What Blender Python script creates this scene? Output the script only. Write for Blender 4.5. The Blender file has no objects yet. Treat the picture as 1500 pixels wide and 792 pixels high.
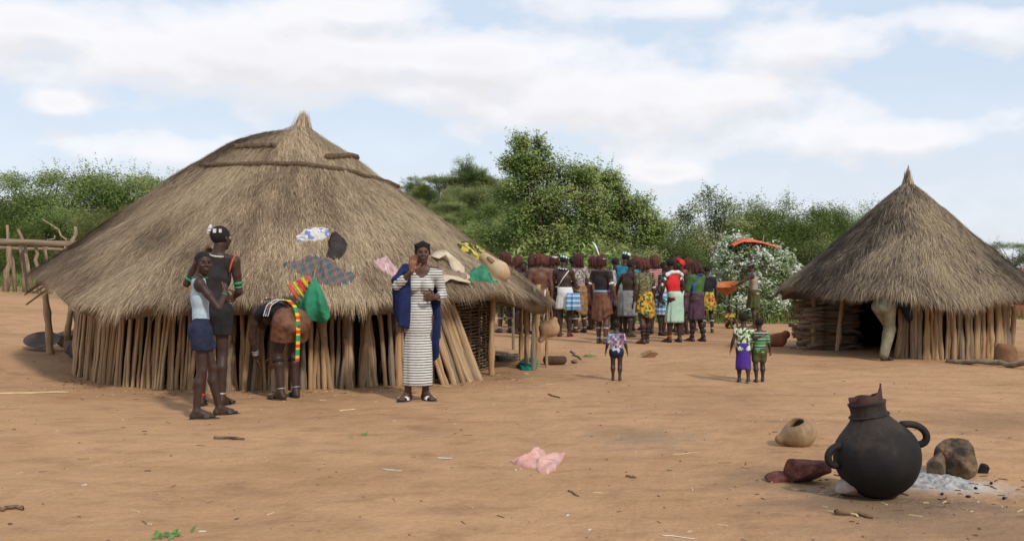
import bpy, math, random
import numpy as np
from mathutils import Vector
R = math.radians
rnd = random.Random(7)
rng = np.random.default_rng(11)
sc = bpy.context.scene
col = sc.collection
# ------------------------------------------------------------------ camera, sky, sun, exposure
F = 1450.0; CAMH = 1.3; HZ = 402.0
cam_d = bpy.data.cameras.new('camera'); cam = bpy.data.objects.new('camera', cam_d); col.objects.link(cam)
cam.location = (0, 0, CAMH); cam.rotation_euler = (R(90), 0, 0)
cam_d.sensor_width = 36; cam_d.lens = 36 * F / 1500; cam_d.shift_y = 6 / 1500.0
cam_d.clip_end = 6000; sc.camera = cam
SUN_EL, SUN_AZ = 40.0, 148.0          # azimuth clockwise from +Y
world = bpy.data.worlds.new('World'); sc.world = world; world.use_nodes = True
wn = world.node_tree.nodes; wl = world.node_tree.links; wn.clear()
def wnode(t, **k):
    n = wn.new(t)
    for a, b in k.items(): setattr(n, a, b)
    return n
def wmath(op, a, b=None, c=None, clamp=False):
    n = wn.new('ShaderNodeMath'); n.operation = op; n.use_clamp = clamp
    for i, v in enumerate((a, b, c)):
        if v is None: continue
        if isinstance(v, (int, float)): n.inputs[i].default_value = v
        else: wl.new(v, n.inputs[i])
    return n.outputs[0]
sky = wnode('ShaderNodeTexSky', sky_type='NISHITA', sun_disc=False)
sky.sun_elevation = R(SUN_EL); sky.sun_rotation = R(SUN_AZ); sky.air_density = 1.0; sky.dust_density = 1.2; sky.ozone_density = 1.6
tc = wnode('ShaderNodeTexCoord'); sp = wnode('ShaderNodeSeparateXYZ'); wl.new(tc.outputs['Generated'], sp.inputs[0])
def ramp(fac, stops):
    r = wnode('ShaderNodeValToRGB'); e = r.color_ramp.elements
    while len(e) > 1: e.remove(e[-1])
    e[0].position = stops[0][0]; e[0].color = (*[stops[0][1]] * 3, 1)
    for p, v in stops[1:]:
        q = e.new(p); q.color = (*[v] * 3, 1)
    wl.new(fac, r.inputs[0]); return r.outputs[0]
def cnoise(vec, scale, detail, rough, loc):
    mp = wnode('ShaderNodeMapping'); mp.inputs['Location'].default_value = loc; wl.new(vec, mp.inputs[0])
    n = wnode('ShaderNodeTexNoise'); n.inputs['Scale'].default_value = scale; n.inputs['Detail'].default_value = detail
    n.inputs['Roughness'].default_value = rough; wl.new(mp.outputs[0], n.inputs['Vector']); return n.outputs['Fac']
BLOBS = [(290, 70, 150, 50, .21), (500, 110, 230, 55, .18), (640, 95, 130, 40, .12), (850, 150, 260, 55, .15), (90, 150, 60, 18, .19), (40, 30, 110, 38, .18), (1180, 70, 170, 40, .14), (500, 15, 130, 25, .15), (1000, 12, 150, 20, .12),
         (978, 255, 45, 12, .19), (1200, 200, 330, 60, .12), (250, 218, 300, 32, .13), (1450, 35, 90, 26, .12), (1080, 130, 120, 22, .1), (1380, 200, 130, 26, .08)]
def density(dz):
    z_ = wmath('ADD', wmath('MAXIMUM', sp.outputs[2], 0.0), dz); zz = wmath('ADD', z_, 0.8); cb = wnode('ShaderNodeCombineXYZ')
    wl.new(wmath('DIVIDE', sp.outputs[0], zz), cb.inputs[0]); wl.new(wmath('DIVIDE', sp.outputs[1], zz), cb.inputs[1]); wl.new(wmath('MULTIPLY', z_, 1.5), cb.inputs[2]); v = cb.outputs[0]
    yy = wmath('MAXIMUM', wmath('ABSOLUTE', sp.outputs[1]), 0.05); fld = None
    for px, py, sx, sy, amp in BLOBS:
        du = wmath('DIVIDE', wmath('SUBTRACT', wmath('DIVIDE', sp.outputs[0], yy), (px - 750) / F), sx / F)
        dw = wmath('DIVIDE', wmath('SUBTRACT', wmath('DIVIDE', z_, yy), (HZ - py) / F), sy / F)
        q = wmath('MULTIPLY', wmath('EXPONENT', wmath('MULTIPLY', wmath('ADD', wmath('MULTIPLY', du, du), wmath('MULTIPLY', dw, dw)), -1.0)), amp)
        fld = q if fld is None else wmath('ADD', fld, q)
    n = wmath('ADD', wmath('MULTIPLY', wmath('SUBTRACT', cnoise(v, 4.5, 5, 0.5, (3.1, 7.4, 0.3)), .5), .42), wmath('MULTIPLY', wmath('SUBTRACT', cnoise(v, 13.0, 8, 0.52, (1.3, 4.4, 2.0)), .5), .34))
    return wmath('ADD', wmath('ADD', n, .415), wmath('MINIMUM', fld, .23)), v
zc = wmath('MAXIMUM', sp.outputs[2], 0.0)
n0, v0 = density(0.0); n1, _ = density(0.022)
n2 = cnoise(v0, 0.7, 6, 0.6, (9.2, 1.7, 0))
mask = wmath('MAXIMUM', ramp(n0, [(0.445, 0), (0.50, 0.58), (0.58, 0.96)]), ramp(n2, [(0.48, 0), (0.70, 0.4)]))
low = ramp(zc, [(0.0, 0.6), (0.08, 0.35), (0.2, 0.0)])
mask = wmath('MAXIMUM', mask, low)
lit = ramp(wmath('ADD', wmath('SUBTRACT', n0, n1), .5), [(0.43, 0.87), (0.50, 0.95), (0.55, 1.0)])
lit2 = ramp(n0, [(0.56, 1.0), (0.72, 0.93)])
cc = wnode('ShaderNodeMixRGB', blend_type='MULTIPLY'); cc.inputs[0].default_value = 1
wl.new(lit, cc.inputs[1]); wl.new(lit2, cc.inputs[2])
ct = wnode('ShaderNodeMixRGB', blend_type='MULTIPLY'); ct.inputs[0].default_value = 1
ct.inputs[2].default_value = (10.6, 10.5, 10.8, 1); wl.new(cc.outputs[0], ct.inputs[1])
skb = wnode('ShaderNodeMixRGB', blend_type='MIX'); skb.inputs[0].default_value = 0.72
wl.new(sky.outputs[0], skb.inputs[1]); skb.inputs[2].default_value = (8.6, 9.9, 11.6, 1)
mx = wnode('ShaderNodeMixRGB'); wl.new(mask, mx.inputs[0]); wl.new(skb.outputs[0], mx.inputs[1]); wl.new(ct.outputs[0], mx.inputs[2])
bg = wnode('ShaderNodeBackground'); bg.inputs[1].default_value = 0.093; wl.new(mx.outputs[0], bg.inputs[0])
wo = wnode('ShaderNodeOutputWorld'); wl.new(bg.outputs[0], wo.inputs[0])
sun_d = bpy.data.lights.new('sun', 'SUN'); sun_d.energy = 2.6; sun_d.angle = R(4.5); sun_d.color = (1, 0.94, 0.84)
sun = bpy.data.objects.new('sun', sun_d); col.objects.link(sun)
SD = Vector((math.sin(R(SUN_AZ)) * math.cos(R(SUN_EL)), math.cos(R(SUN_AZ)) * math.cos(R(SUN_EL)), math.sin(R(SUN_EL))))
sun.rotation_euler = SD.to_track_quat('Z', 'Y').to_euler(); sun.location = SD * 50
vs = sc.view_settings; vs.view_transform = 'Standard'; vs.look = 'None'; vs.exposure = 0.0; vs.gamma = 1.0; vs.use_curve_mapping = False
sc.cycles.use_denoising = True; sc.cycles.max_bounces = 6; sc.cycles.diffuse_bounces = 3; sc.cycles.glossy_bounces = 2; sc.cycles.transparent_max_bounces = 4

# ------------------------------------------------------------------ helpers
def hsh(i, j, k, seed):
    h = (i * 374761393 + j * 668265263 + k * 1274126177 + seed * 974711) & 0xFFFFFFFF
    h = ((h ^ (h >> 13)) * 1274126177) & 0xFFFFFFFF
    return ((h ^ (h >> 16)) & 0xFFFF) / 65535.0
def vnoise(P, seed=0):
    P = np.asarray(P, float); I = np.floor(P).astype(np.int64); f = P - I; f = f * f * (3 - 2 * f)
    i, j, k = I[..., 0], I[..., 1], I[..., 2]; x, y, z = f[..., 0], f[..., 1], f[..., 2]
    def L(a, b, t): return a + (b - a) * t
    return L(L(L(hsh(i, j, k, seed), hsh(i+1, j, k, seed), x), L(hsh(i, j+1, k, seed), hsh(i+1, j+1, k, seed), x), y),
             L(L(hsh(i, j, k+1, seed), hsh(i+1, j, k+1, seed), x), L(hsh(i, j+1, k+1, seed), hsh(i+1, j+1, k+1, seed), x), y), z)
def fbm(P, seed=0, oct=4):
    P = np.asarray(P, float); a = 0.5; s = 0
    for o in range(oct): s = s + a * (vnoise(P * 2 ** o, seed + o) - 0.5); a *= 0.5
    return s
def sm(a, b, x):
    t = np.clip((np.asarray(x, float) - a) / (b - a), 0, 1); return t * t * (3 - 2 * t)
def nrm(v):
    v = np.asarray(v, float); return v / (np.linalg.norm(v, axis=-1, keepdims=True) + 1e-12)
def mesh(name, V, faces, mats=(), smooth=True, mi=None, cols=None):
    """faces: list of int arrays (n,k)"""
    me = bpy.data.meshes.new(name)
    V = np.asarray(V, np.float32).reshape(-1, 3)
    if not isinstance(faces, list): faces = [faces]
    faces = [np.asarray(f, np.int32) for f in faces if len(f)]
    nl = sum(f.size for f in faces); nf = sum(len(f) for f in faces)
    me.vertices.add(len(V)); me.vertices.foreach_set('co', V.ravel())
    me.loops.add(nl); me.polygons.add(nf)
    me.loops.foreach_set('vertex_index', np.concatenate([f.ravel() for f in faces]))
    tot = np.concatenate([np.full(len(f), f.shape[1], np.int32) for f in faces])
    me.polygons.foreach_set('loop_start', np.concatenate([[0], np.cumsum(tot)[:-1]]).astype(np.int32))
    me.polygons.foreach_set('use_smooth', np.full(nf, smooth))
    for m in (mats if isinstance(mats, (list, tuple)) else [mats]): me.materials.append(m)
    if mi is not None: me.polygons.foreach_set('material_index', np.asarray(mi, np.int32))
    me.update(calc_edges=True)
    if cols is not None:
        a = me.color_attributes.new('Col', 'FLOAT_COLOR', 'POINT')
        c = np.ones((len(V), 4), np.float32); c[:, :3] = cols; a.data.foreach_set('color', c.ravel())
    return me
def obj(name, me, parent=None, loc=(0, 0, 0), rz=0, label=None, cat=None, group=None, kind=None):
    o = bpy.data.objects.new(name, me); col.objects.link(o); o.location = loc; o.rotation_euler = (0, 0, rz)
    if parent is not None: o.parent = parent
    for k, v in (('label', label), ('category', cat), ('group', group), ('kind', kind)):
        if v: o[k] = v
    return o
class MB:
    """collects vertices / faces of ONE piece"""
    def __init__(s): s.V = []; s.F3 = []; s.F4 = []; s.n = 0
    def add(s, V, quads=(), tris=()):
        V = np.asarray(V, float).reshape(-1, 3); s.V.append(V)
        if len(quads): s.F4.append(np.asarray(quads, int) + s.n)
        if len(tris): s.F3.append(np.asarray(tris, int) + s.n)
        s.n += len(V); return s
    def grid(s, P, cu=False, cv=False):
        """P (nu,nv,3) -> quads"""
        nu, nv = P.shape[:2]; i = np.arange(nu * nv).reshape(nu, nv)
        if cu: i = np.vstack([i, i[:1]])
        if cv: i = np.hstack([i, i[:, :1]])
        q = np.stack([i[:-1, :-1], i[1:, :-1], i[1:, 1:], i[:-1, 1:]], -1).reshape(-1, 4)
        return s.add(P.reshape(-1, 3), q)
    def tube(s, pts, rad, n=8, caps=True, flat=None):
        pts = np.asarray(pts, float); m = len(pts); rad = np.broadcast_to(np.asarray(rad, float), (m,))
        T = nrm(np.gradient(pts, axis=0)); up = np.array([0, 0, 1.]) if abs(T[0][2]) < 0.9 else np.array([1., 0, 0])
        a = nrm(np.cross(T[0], up)); rings = []
        th = np.linspace(0, 2 * np.pi, n, endpoint=False)
        for k in range(m):
            a = nrm(a - T[k] * np.dot(a, T[k])); b = np.cross(T[k], a)
            rings.append(pts[k] + rad[k] * (np.cos(th)[:, None] * a + np.sin(th)[:, None] * b * (flat or 1)))
        P = np.array(rings); base = s.n; s.grid(P, cv=True)
        if caps:
            for k, sg in ((0, 1), (m - 1, -1)):
                c = s.n; s.add([pts[k]]); idx = base + k * n + np.arange(n); nx = np.roll(idx, -1)
                t = np.stack([idx, nx, np.full(n, c)], -1) if sg > 0 else np.stack([nx, idx, np.full(n, c)], -1)
                s.F3.append(t)
        return s
    def lathe(s, prof, n=32, c=(0, 0, 0), wob=0, seed=0):
        prof = np.asarray(prof, float); th = np.linspace(0, 2 * np.pi, n, endpoint=False)
        r = prof[:, :1] * np.ones(n); P = np.stack([r * np.cos(th), r * np.sin(th), prof[:, 1:2] * np.ones(n)], -1)
        if wob: P[..., :2] *= (1 + wob * fbm(P * 3 + 5, seed, 3))[..., None]
        return s.grid(P + np.asarray(c, float), cv=True)
    def box(s, c, d, rot=None):
        q = np.array([[-1, -1, -1], [1, -1, -1], [1, 1, -1], [-1, 1, -1], [-1, -1, 1], [1, -1, 1], [1, 1, 1], [-1, 1, 1]], float) * np.asarray(d) / 2
        if rot is not None: q = q @ np.asarray(rot).T
        return s.add(q + np.asarray(c), [[0, 3, 2, 1], [4, 5, 6, 7], [0, 1, 5, 4], [1, 2, 6, 5], [2, 3, 7, 6], [3, 0, 4, 7]])
    def me(s, name, mats=(), smooth=True, cols=None):
        f = []
        if s.F4: f.append(np.vstack(s.F4))
        if s.F3: f.append(np.vstack(s.F3))
        return mesh(name, np.vstack(s.V), f, mats, smooth, cols=cols)
# ------------------------------------------------------------------ materials
def sr(r, g, b):
    f = lambda c: (c / 255 / 12.92 if c / 255 <= .04045 else ((c / 255 + .055) / 1.055) ** 2.4)
    return (f(r), f(g), f(b))
class NT:
    def __init__(s, name):
        s.m = bpy.data.materials.new(name); s.m.use_nodes = True; s.t = s.m.node_tree; s.n = s.t.nodes
        s.b = s.n['Principled BSDF']; s.out = s.n['Material Output']
    def nd(s, t, **k):
        n = s.n.new(t)
        for a, b in k.items(): setattr(n, a, b)
        return n
    def ln(s, a, b): s.t.links.new(a, b)
    def coord(s, scale=(1, 1, 1), rot=(0, 0, 0), which='Object'):
        c = s.nd('ShaderNodeTexCoord'); m = s.nd('ShaderNodeMapping'); m.inputs['Scale'].default_value = scale; m.inputs['Rotation'].default_value = rot
        s.ln(c.outputs[which], m.inputs[0]); return m.outputs[0]
    def noise(s, vec, scale, detail=5, rough=.6, dist=0):
        n = s.nd('ShaderNodeTexNoise'); n.inputs['Scale'].default_value = scale; n.inputs['Detail'].default_value = detail
        n.inputs['Roughness'].default_value = rough; n.inputs['Distortion'].default_value = dist; s.ln(vec, n.inputs['Vector']); return n.outputs['Fac']
    def math(s, op, a, b=None, c=None, clamp=False):
        n = s.nd('ShaderNodeMath', operation=op, use_clamp=clamp)
        for i, v in enumerate((a, b, c)):
            if v is None: continue
            if isinstance(v, (int, float)): n.inputs[i].default_value = v
            else: s.ln(v, n.inputs[i])
        return n.outputs[0]
    def ramp(s, fac, stops, interp='LINEAR'):
        r = s.nd('ShaderNodeValToRGB'); r.color_ramp.interpolation = interp; e = r.color_ramp.elements
        while len(e) > 1: e.remove(e[-1])
        for i, (p, c) in enumerate(stops):
            q = e[0] if i == 0 else e.new(p)
            q.position = p; q.color = (*(c if isinstance(c, (tuple, list)) else (c, c, c)), 1)
        s.ln(fac, r.inputs[0]); return r.outputs[0]
    def mix(s, fac, a, b, mode='MIX'):
        n = s.nd('ShaderNodeMixRGB', blend_type=mode)
        for i, v in enumerate((fac, a, b)):
            if isinstance(v, (int, float)): n.inputs[i].default_value = v if i == 0 else (v, v, v, 1)
            elif isinstance(v, (tuple, list)): n.inputs[i].default_value = (*v, 1)
            else: s.ln(v, n.inputs[i])
        return n.outputs[0]
    def bump(s, h, strength=.4, dist=.01):
        b = s.nd('ShaderNodeBump'); b.inputs['Strength'].default_value = strength; b.inputs['Distance'].default_value = dist
        s.ln(h, b.inputs['Height']); s.ln(b.outputs[0], s.b.inputs['Normal'])
    def col(s, c):
        if isinstance(c, (tuple, list)): s.b.inputs['Base Color'].default_value = (*c, 1)
        else: s.ln(c, s.b.inputs['Base Color'])
    def rough(s, r, spec=.3):
        s.b.inputs['Roughness'].default_value = r; s.b.inputs['Specular IOR Level'].default_value = spec
def mat(name, c1, c2=None, scale=8, rough=.8, bump=.3, bscale=40, bdist=.004, stretch=(1, 1, 1), spec=.25, det=5, lo=.35, hi=.65):
    t = NT(name); v = t.coord(stretch); c2 = c2 or tuple(x * .65 for x in c1)
    t.col(t.ramp(t.noise(v, scale, det), [(lo, c2), (hi, c1)])); t.rough(rough, spec)
    if bump: t.bump(t.noise(v, bscale, 4), bump, bdist)
    return t.m
def stripes(name, cs, axis=2, rot=(0, 0, 0), rough=.85, wear=.15):
    """cs = list of (colour, width in m), repeating along an axis"""
    t = NT(name); v = t.coord(rot=rot); s = t.nd('ShaderNodeSeparateXYZ'); t.ln(v, s.inputs[0])
    T = sum(w for _, w in cs); f = t.math('FRACT', t.math('ADD', t.math('DIVIDE', s.outputs[axis], T), 50.0)); st = []; p = 0
    for c, w in cs: st.append((p, c)); p += w / T
    c = t.ramp(f, st, 'CONSTANT'); n = t.noise(t.coord(), 25, 4)
    t.col(t.mix(wear, c, t.ramp(n, [(.3, .25), (.7, 1.0)]), 'MULTIPLY')); t.rough(rough, .2)
    t.bump(t.noise(t.coord(), 30, 3), .3, .006); return t.m
def plaid(name, base, l1, l2, per=.06, rot=(0, 0, 0)):
    t = NT(name); v = t.coord(rot=rot); s = t.nd('ShaderNodeSeparateXYZ'); t.ln(v, s.inputs[0])
    a = t.ramp(t.math('FRACT', t.math('ADD', t.math('DIVIDE', s.outputs[0], per), 50.)), [(0, base), (.62, l1), (.8, base), (.9, l2)], 'CONSTANT')
    b = t.ramp(t.math('FRACT', t.math('ADD', t.math('DIVIDE', s.outputs[2], per), 50.)), [(0, base), (.62, l1), (.8, base), (.9, l2)], 'CONSTANT')
    t.col(t.mix(.5, a, b)); t.rough(.9, .15); t.bump(t.noise(v, 40, 3), .3, .005); return t.m
def spots(name, cs, scale=18, rough=.85, rnd=1.0):
    t = NT(name); n = t.nd('ShaderNodeTexVoronoi'); n.inputs['Scale'].default_value = scale; n.inputs['Randomness'].default_value = rnd
    t.ln(t.coord(), n.inputs['Vector'])
    st = [(i / len(cs), c) for i, c in enumerate(cs)]
    s = t.nd('ShaderNodeSeparateColor'); t.ln(n.outputs['Color'], s.inputs[0])
    t.col(t.ramp(s.outputs[0], st, 'CONSTANT')); t.rough(rough, .2); t.bump(t.noise(t.coord(), 30, 3), .3, .005); return t.m
def vcol(name, rough=.9, spec=.15, transl=0, nscale=0):
    t = NT(name); a = t.nd('ShaderNodeVertexColor'); a.layer_name = 'Col'; c = a.outputs[0]
    if nscale: c = t.mix(.5, c, t.ramp(t.noise(t.coord(), nscale, 4), [(.3, .5), (.7, 1.2)]), 'MULTIPLY')
    t.col(c); t.rough(rough, spec)
    if transl:
        tr = t.nd('ShaderNodeBsdfTranslucent'); t.ln(c, tr.inputs[0]); mxs = t.nd('ShaderNodeMixShader'); mxs.inputs[0].default_value = transl
        t.ln(t.b.outputs[0], mxs.inputs[1]); t.ln(tr.outputs[0], mxs.inputs[2]); t.ln(mxs.outputs[0], t.out.inputs[0])
    return t.m
# ------------------------------------------------------------------ ground
def terr(x, y, fine=True):
    x = np.asarray(x, float); y = np.asarray(y, float)
    u = np.clip(-x - 4.0, 0, 14); z = .078 * u * u / (u + 0.5) * sm(9.5, 14.5, y)
    z = z + 14.0 * np.exp(-(((x + 3) / 27) ** 2 + ((y - 185) / 50) ** 2))
    z = z + 4.0 * sm(70, 200, y) * np.exp(-((x + 70) / 60) ** 2) + .6 * sm(30, 60, y)
    if fine:
        P = np.stack([x, y, x * 0], -1)
        near = 1 - sm(18, 40, y)
        z = z + .05 * fbm(P * .35, 3, 3) + near * (.022 * fbm(P * 1.8, 9, 3) + .014 * fbm(P * 5, 19, 2))
    return z
def G(px, py, dz=0):
    """point of the ground under a photo position"""
    z = 0.0
    for _ in range(12):
        Y = (CAMH - z) * F / (py - HZ); X = (px - 750) * Y / F; z = float(terr(X, Y)) * .6 + z * .4
    return np.array([X, Y, z + dz])
def PX(px, py, Y): return np.array([(px - 750) * Y / F, Y, CAMH - (py - HZ) * Y / F])
def gz(x, y): return float(terr(x, y))
def spaced(segs):
    out = [segs[0][0]]
    for a, b, n in segs: out += list(np.linspace(a, b, n + 1)[1:])
    return np.array(out)
gx = spaced([(-2500, -300, 10), (-300, -60, 24), (-60, -12, 40), (-12, 12, 200), (12, 60, 40), (60, 300, 24), (300, 2500, 10)])
gy = spaced([(-60, 2, 12), (2, 22, 190), (22, 60, 60), (60, 300, 60), (300, 3500, 12)])
XX, YY = np.meshgrid(gx, gy, indexing='ij')
gmb = MB().grid(np.stack([XX, YY, terr(XX, YY)], -1))
def ground_mat():
    t = NT('dry_earth'); v = t.coord(); s = t.nd('ShaderNodeSeparateXYZ'); t.ln(v, s.inputs[0])
    big = t.noise(v, .35, 4); mid = t.noise(t.coord((1, 1.6, 1)), 2.2, 6, .65); fine = t.noise(v, 38, 5, .7)
    c = t.ramp(big, [(.3, (.34, .19, .097)), (.55, (.455, .264, .142)), (.75, (.395, .218, .110))])
    c = t.mix(.55, c, t.ramp(mid, [(.30, (.55, .49, .45)), (.5, 1.0), (.7, (1.18, 1.14, 1.08))]), 'MULTIPLY')
    c = t.mix(.5, c, t.ramp(fine, [(.3, .72), (.6, 1.08)]), 'MULTIPLY')
    def stain(c, x, y, rx, ry, colr, amt):
        m = t.nd('ShaderNodeMapping'); m.inputs['Location'].default_value = (-x / rx, -y / ry, 0); m.inputs['Scale'].default_value = (1 / rx, 1 / ry, 0); t.ln(v, m.inputs[0])
        ln = t.nd('ShaderNodeVectorMath', operation='LENGTH'); t.ln(m.outputs[0], ln.inputs[0])
        d = t.math('ADD', ln.outputs['Value'], t.math('MULTIPLY', t.math('SUBTRACT', t.noise(v, 3.5, 5, .7), .5), 1.6))
        return t.mix(t.math('MULTIPLY', t.ramp(d, [(.25, 1.0), (1.0, 0.0)]), amt), c, colr)
    for (px, py, rx, ry, cl, am) in STAINS:
        p = G(px, py); c = stain(c, p[0], p[1], rx, ry, cl, am)
    # meadow beyond the trodden yard
    e = t.math('ADD', s.outputs[1], t.math('MULTIPLY', t.math('SUBTRACT', t.noise(v, .3, 4), .5), 9))
    gm = t.ramp(t.math('DIVIDE', e, 100), [(.285, 0), (.34, 1)])
    c = t.mix(gm, c, t.ramp(t.noise(v, 1.2, 5), [(.3, (.10, .13, .035)), (.7, (.17, .20, .06))]))
    t.col(c); t.rough(.95, .1)
    h = t.math('ADD', t.math('MULTIPLY', fine, .35), t.math('ADD', t.noise(v, 9, 5, .6), t.math('MULTIPLY', t.noise(v, 120, 3), .2)))
    t.bump(t.math('ADD', h, t.math('MULTIPLY', t.noise(v, 4.5, 3, .5), 1.2)), .6, .03); return t.m
STAINS = [(1405, 712, .42, .30, (.50, .46, .43), .9), (1345, 700, .2, .2, (.45, .41, .38), .8), (1215, 720, .3, .3, (.30, .22, .16), .6), (1310, 738, .9, .5, (.17, .115, .08), .85), (1130, 700, .55, .5, (.20, .13, .08), .6), (940, 640, .6, .6, (.25, .175, .11), .7),
          (900, 632, .25, .3, (.30, .17, .08), .5), (1480, 620, 1.6, 1.1, (.24, .14, .075), .6), (740, 548, .9, .8, (.24, .14, .08), .5), (600, 567, 1.3, .25, (.30, .16, .08), .6), (1430, 770, 1.2, .5, (.22, .14, .09), .6),
          (1255, 740, .5, .25, (.26, .16, .09), .5), (1010, 590, 1.0, .35, (.33, .195, .10), .5), (300, 690, 1.5, .25, (.38, .22, .115), .5), (1150, 490, 1.6, 1.2, (.28, .16, .085), .6), (90, 520, 1.3, .8, (.28, .155, .08), .5)]
obj('ground', gmb.me('ground', ground_mat()), kind='structure')
# ------------------------------------------------------------------ vegetation
M_LEAF = vcol('leaves', .6, .2, .16); M_BARK = mat('bark', (.17, .125, .085), (.08, .055, .035), 20, .9, .6, 60, .01, (1, 1, .25))
M_PALEBARK = mat('pale_bark', (.36, .29, .2), (.2, .15, .1), 14, .9, .5, 50, .01, (1, 1, .25))
def leaf_geo(C, L, cols, r, up=.35, wr=.45, fold=True):
    n = len(C); N = r.normal(size=(n, 3)); N[:, 2] = np.abs(N[:, 2]) + up; N = nrm(nrm(N) + np.array(SD) * .75)
    T = nrm(np.cross(N, r.normal(size=(n, 3)))); B = np.cross(N, T)
    L = np.broadcast_to(L, (n,))[:, None]; W = L * wr
    V = np.stack([C - T * L * .5, C + B * W * .5 + T * L * .05, C + T * L * .5 - N * L * .12, C - B * W * .5 + T * L * .05], 1)
    q = np.arange(n * 4).reshape(n, 4)
    return V.reshape(-1, 3), q, np.repeat(cols, 4, 0)
def leaves(name, clumps, rad, n, L, palette, seed, squash=.8, shell=.45, m=None):
    r = np.random.default_rng(seed); clumps = np.asarray(clumps, float); rad = np.asarray(rad, float)
    w = rad ** 2; k = r.choice(len(clumps), n, p=w / w.sum())
    d = nrm(r.normal(size=(n, 3))); d[:, 2] *= squash
    rr = rad[k] * r.random(n) ** shell * (1.05 + .30 * r.normal(size=n).clip(-1, 1.5))
    C = clumps[k] + d * rr[:, None]
    pal = np.asarray(palette); ck = r.random(len(clumps)) * (len(pal) - 1.001)
    t = np.clip(ck[k] + r.normal(size=n) * .35, 0, len(pal) - 1.001); i = t.astype(int); f = (t - i)[:, None]
    c = (pal[i] * (1 - f) + pal[i + 1] * f) * (.75 + .5 * r.random((n, 1)))
    # thin sprigs that stick out of the crown and break its outline
    ns = max(60, n // 150); k2 = r.choice(len(clumps), ns); cen = clumps.mean(0); d2 = nrm(r.normal(size=(ns, 3)) + np.array([0, 0, .9]) + nrm(clumps[k2] - cen) * .8); base = clumps[k2] + d2 * rad[k2][:, None] * .6
    m_ = 16; tt = r.random((ns, m_)); Ls = rad[k2] * (.55 + .75 * r.random(ns)); C2 = (base[:, None] + d2[:, None] * (tt * Ls[:, None])[..., None] + r.normal(size=(ns, m_, 3)) * (L * .45)).reshape(-1, 3)
    j = np.clip(ck[k2].astype(int) + 1, 0, len(pal) - 1); c2 = np.repeat(pal[j], m_, 0) * (.8 + .4 * r.random((ns * m_, 1)))
    C = np.vstack([C, C2]); c = np.vstack([c, c2]); n = len(C)
    V, q, cc = leaf_geo(C, L * (.55 + .75 * r.random(n)), c, r)
    return mesh(name, V, q, m or M_LEAF, False, cols=cc)
def branchy(base, tips, r0, seed, n=6, fork=.35):
    """one mesh: a leaning trunk that divides into limbs reaching the tips"""
    r = np.random.default_rng(seed); mb = MB(); base = np.asarray(base, float); tips = np.asarray(tips, float)
    top = base + (tips.mean(0) - base) * fork; tt = np.linspace(0, 1, 5)[:, None]
    p = base + (top - base) * tt + np.vstack([[0, 0, 0], r.normal(size=(3, 3)) * .03 * np.linalg.norm(top - base), [0, 0, 0]])
    mb.tube(p, np.linspace(r0, r0 * .65, 5) * np.array([1.25, 1, 1, 1, 1]), 8)
    for q in tips:
        L = np.linalg.norm(q - top); mid = top + (q - top) * .5 + r.normal(size=3) * L * .12 + np.array([0, 0, L * .05])
        s = np.linspace(0, 1, 5)[:, None]; c = (1 - s) ** 2 * top + 2 * s * (1 - s) * mid + s * s * q
        mb.tube(c, np.linspace(r0 * .5, r0 * .08, 5), n)
    return mb
GREEN_A = [(.085, .13, .03), (.13, .18, .042), (.185, .23, .062), (.25, .28, .095)]
GREEN_B = [(.07, .115, .03), (.11, .16, .042), (.15, .205, .058), (.20, .245, .08)]
GREEN_C = [(.11, .15, .045), (.165, .20, .065), (.23, .255, .09), (.30, .315, .13)]
GREEN_A2 = [(.12, .175, .04), (.175, .235, .06), (.235, .285, .085), (.30, .335, .12)]
def proto(kind, seed, pal, n=24000):
    r = np.random.default_rng(seed)
    if kind == 'bush':
        nc = 46; th = r.random(nc) * 6.283; u = r.random(nc) ** .5; z = r.random(nc)
        R_ = .58 * np.sqrt(np.clip(1 - (np.abs(z - .42) / .66) ** 2, .05, 1))
        c = np.stack([np.cos(th) * R_ * u, np.sin(th) * R_ * u, .1 + .78 * z], -1); rad = .13 + .11 * r.random(nc); L = .028
        top = c[r.choice(nc, 9)]; tr = branchy((0, 0, -.05), top, .03, seed, 5, .2)
    elif kind == 'tree':
        nc = 40; d = nrm(r.normal(size=(nc, 3))); rr = r.random(nc) ** .5
        c = np.array([0, 0, .66]) + d * rr[:, None] * np.array([.42, .42, .28]); c[:, 2] += .08 * r.normal(size=nc); rad = .09 + .1 * r.random(nc); L = .023
        tr = branchy((0, 0, -.04), c[r.choice(nc, 11)], .028, seed, 5, .45)
    else:
        nc = 34; th = r.random(nc) * 6.283; u = r.random(nc) ** .5
        c = np.stack([np.cos(th) * .62 * u, np.sin(th) * .62 * u, .84 + .1 * (1 - u) + .04 * r.normal(size=nc)], -1); rad = .08 + .07 * r.random(nc); L = .02
        tr = branchy((0, 0, -.04), c[r.choice(nc, 10)], .026, seed, 5, .5)
        return leaves('acacia_crown', c, rad, n, L, pal, seed, .45), tr.me('acacia_trunk', M_BARK)
    return leaves(kind + '_crown', c, rad, n, L, pal, seed), tr.me(kind + '_trunk', M_BARK)
PRO = {'bush': [proto('bush', 21, GREEN_A), proto('bush', 22, GREEN_B), proto('bush', 23, GREEN_C)],
       'tree': [proto('tree', 31, GREEN_A), proto('tree', 32, GREEN_B)], 'acacia': [proto('acacia', 41, GREEN_C, 9000), proto('acacia', 42, GREEN_A, 9000)]}
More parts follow.
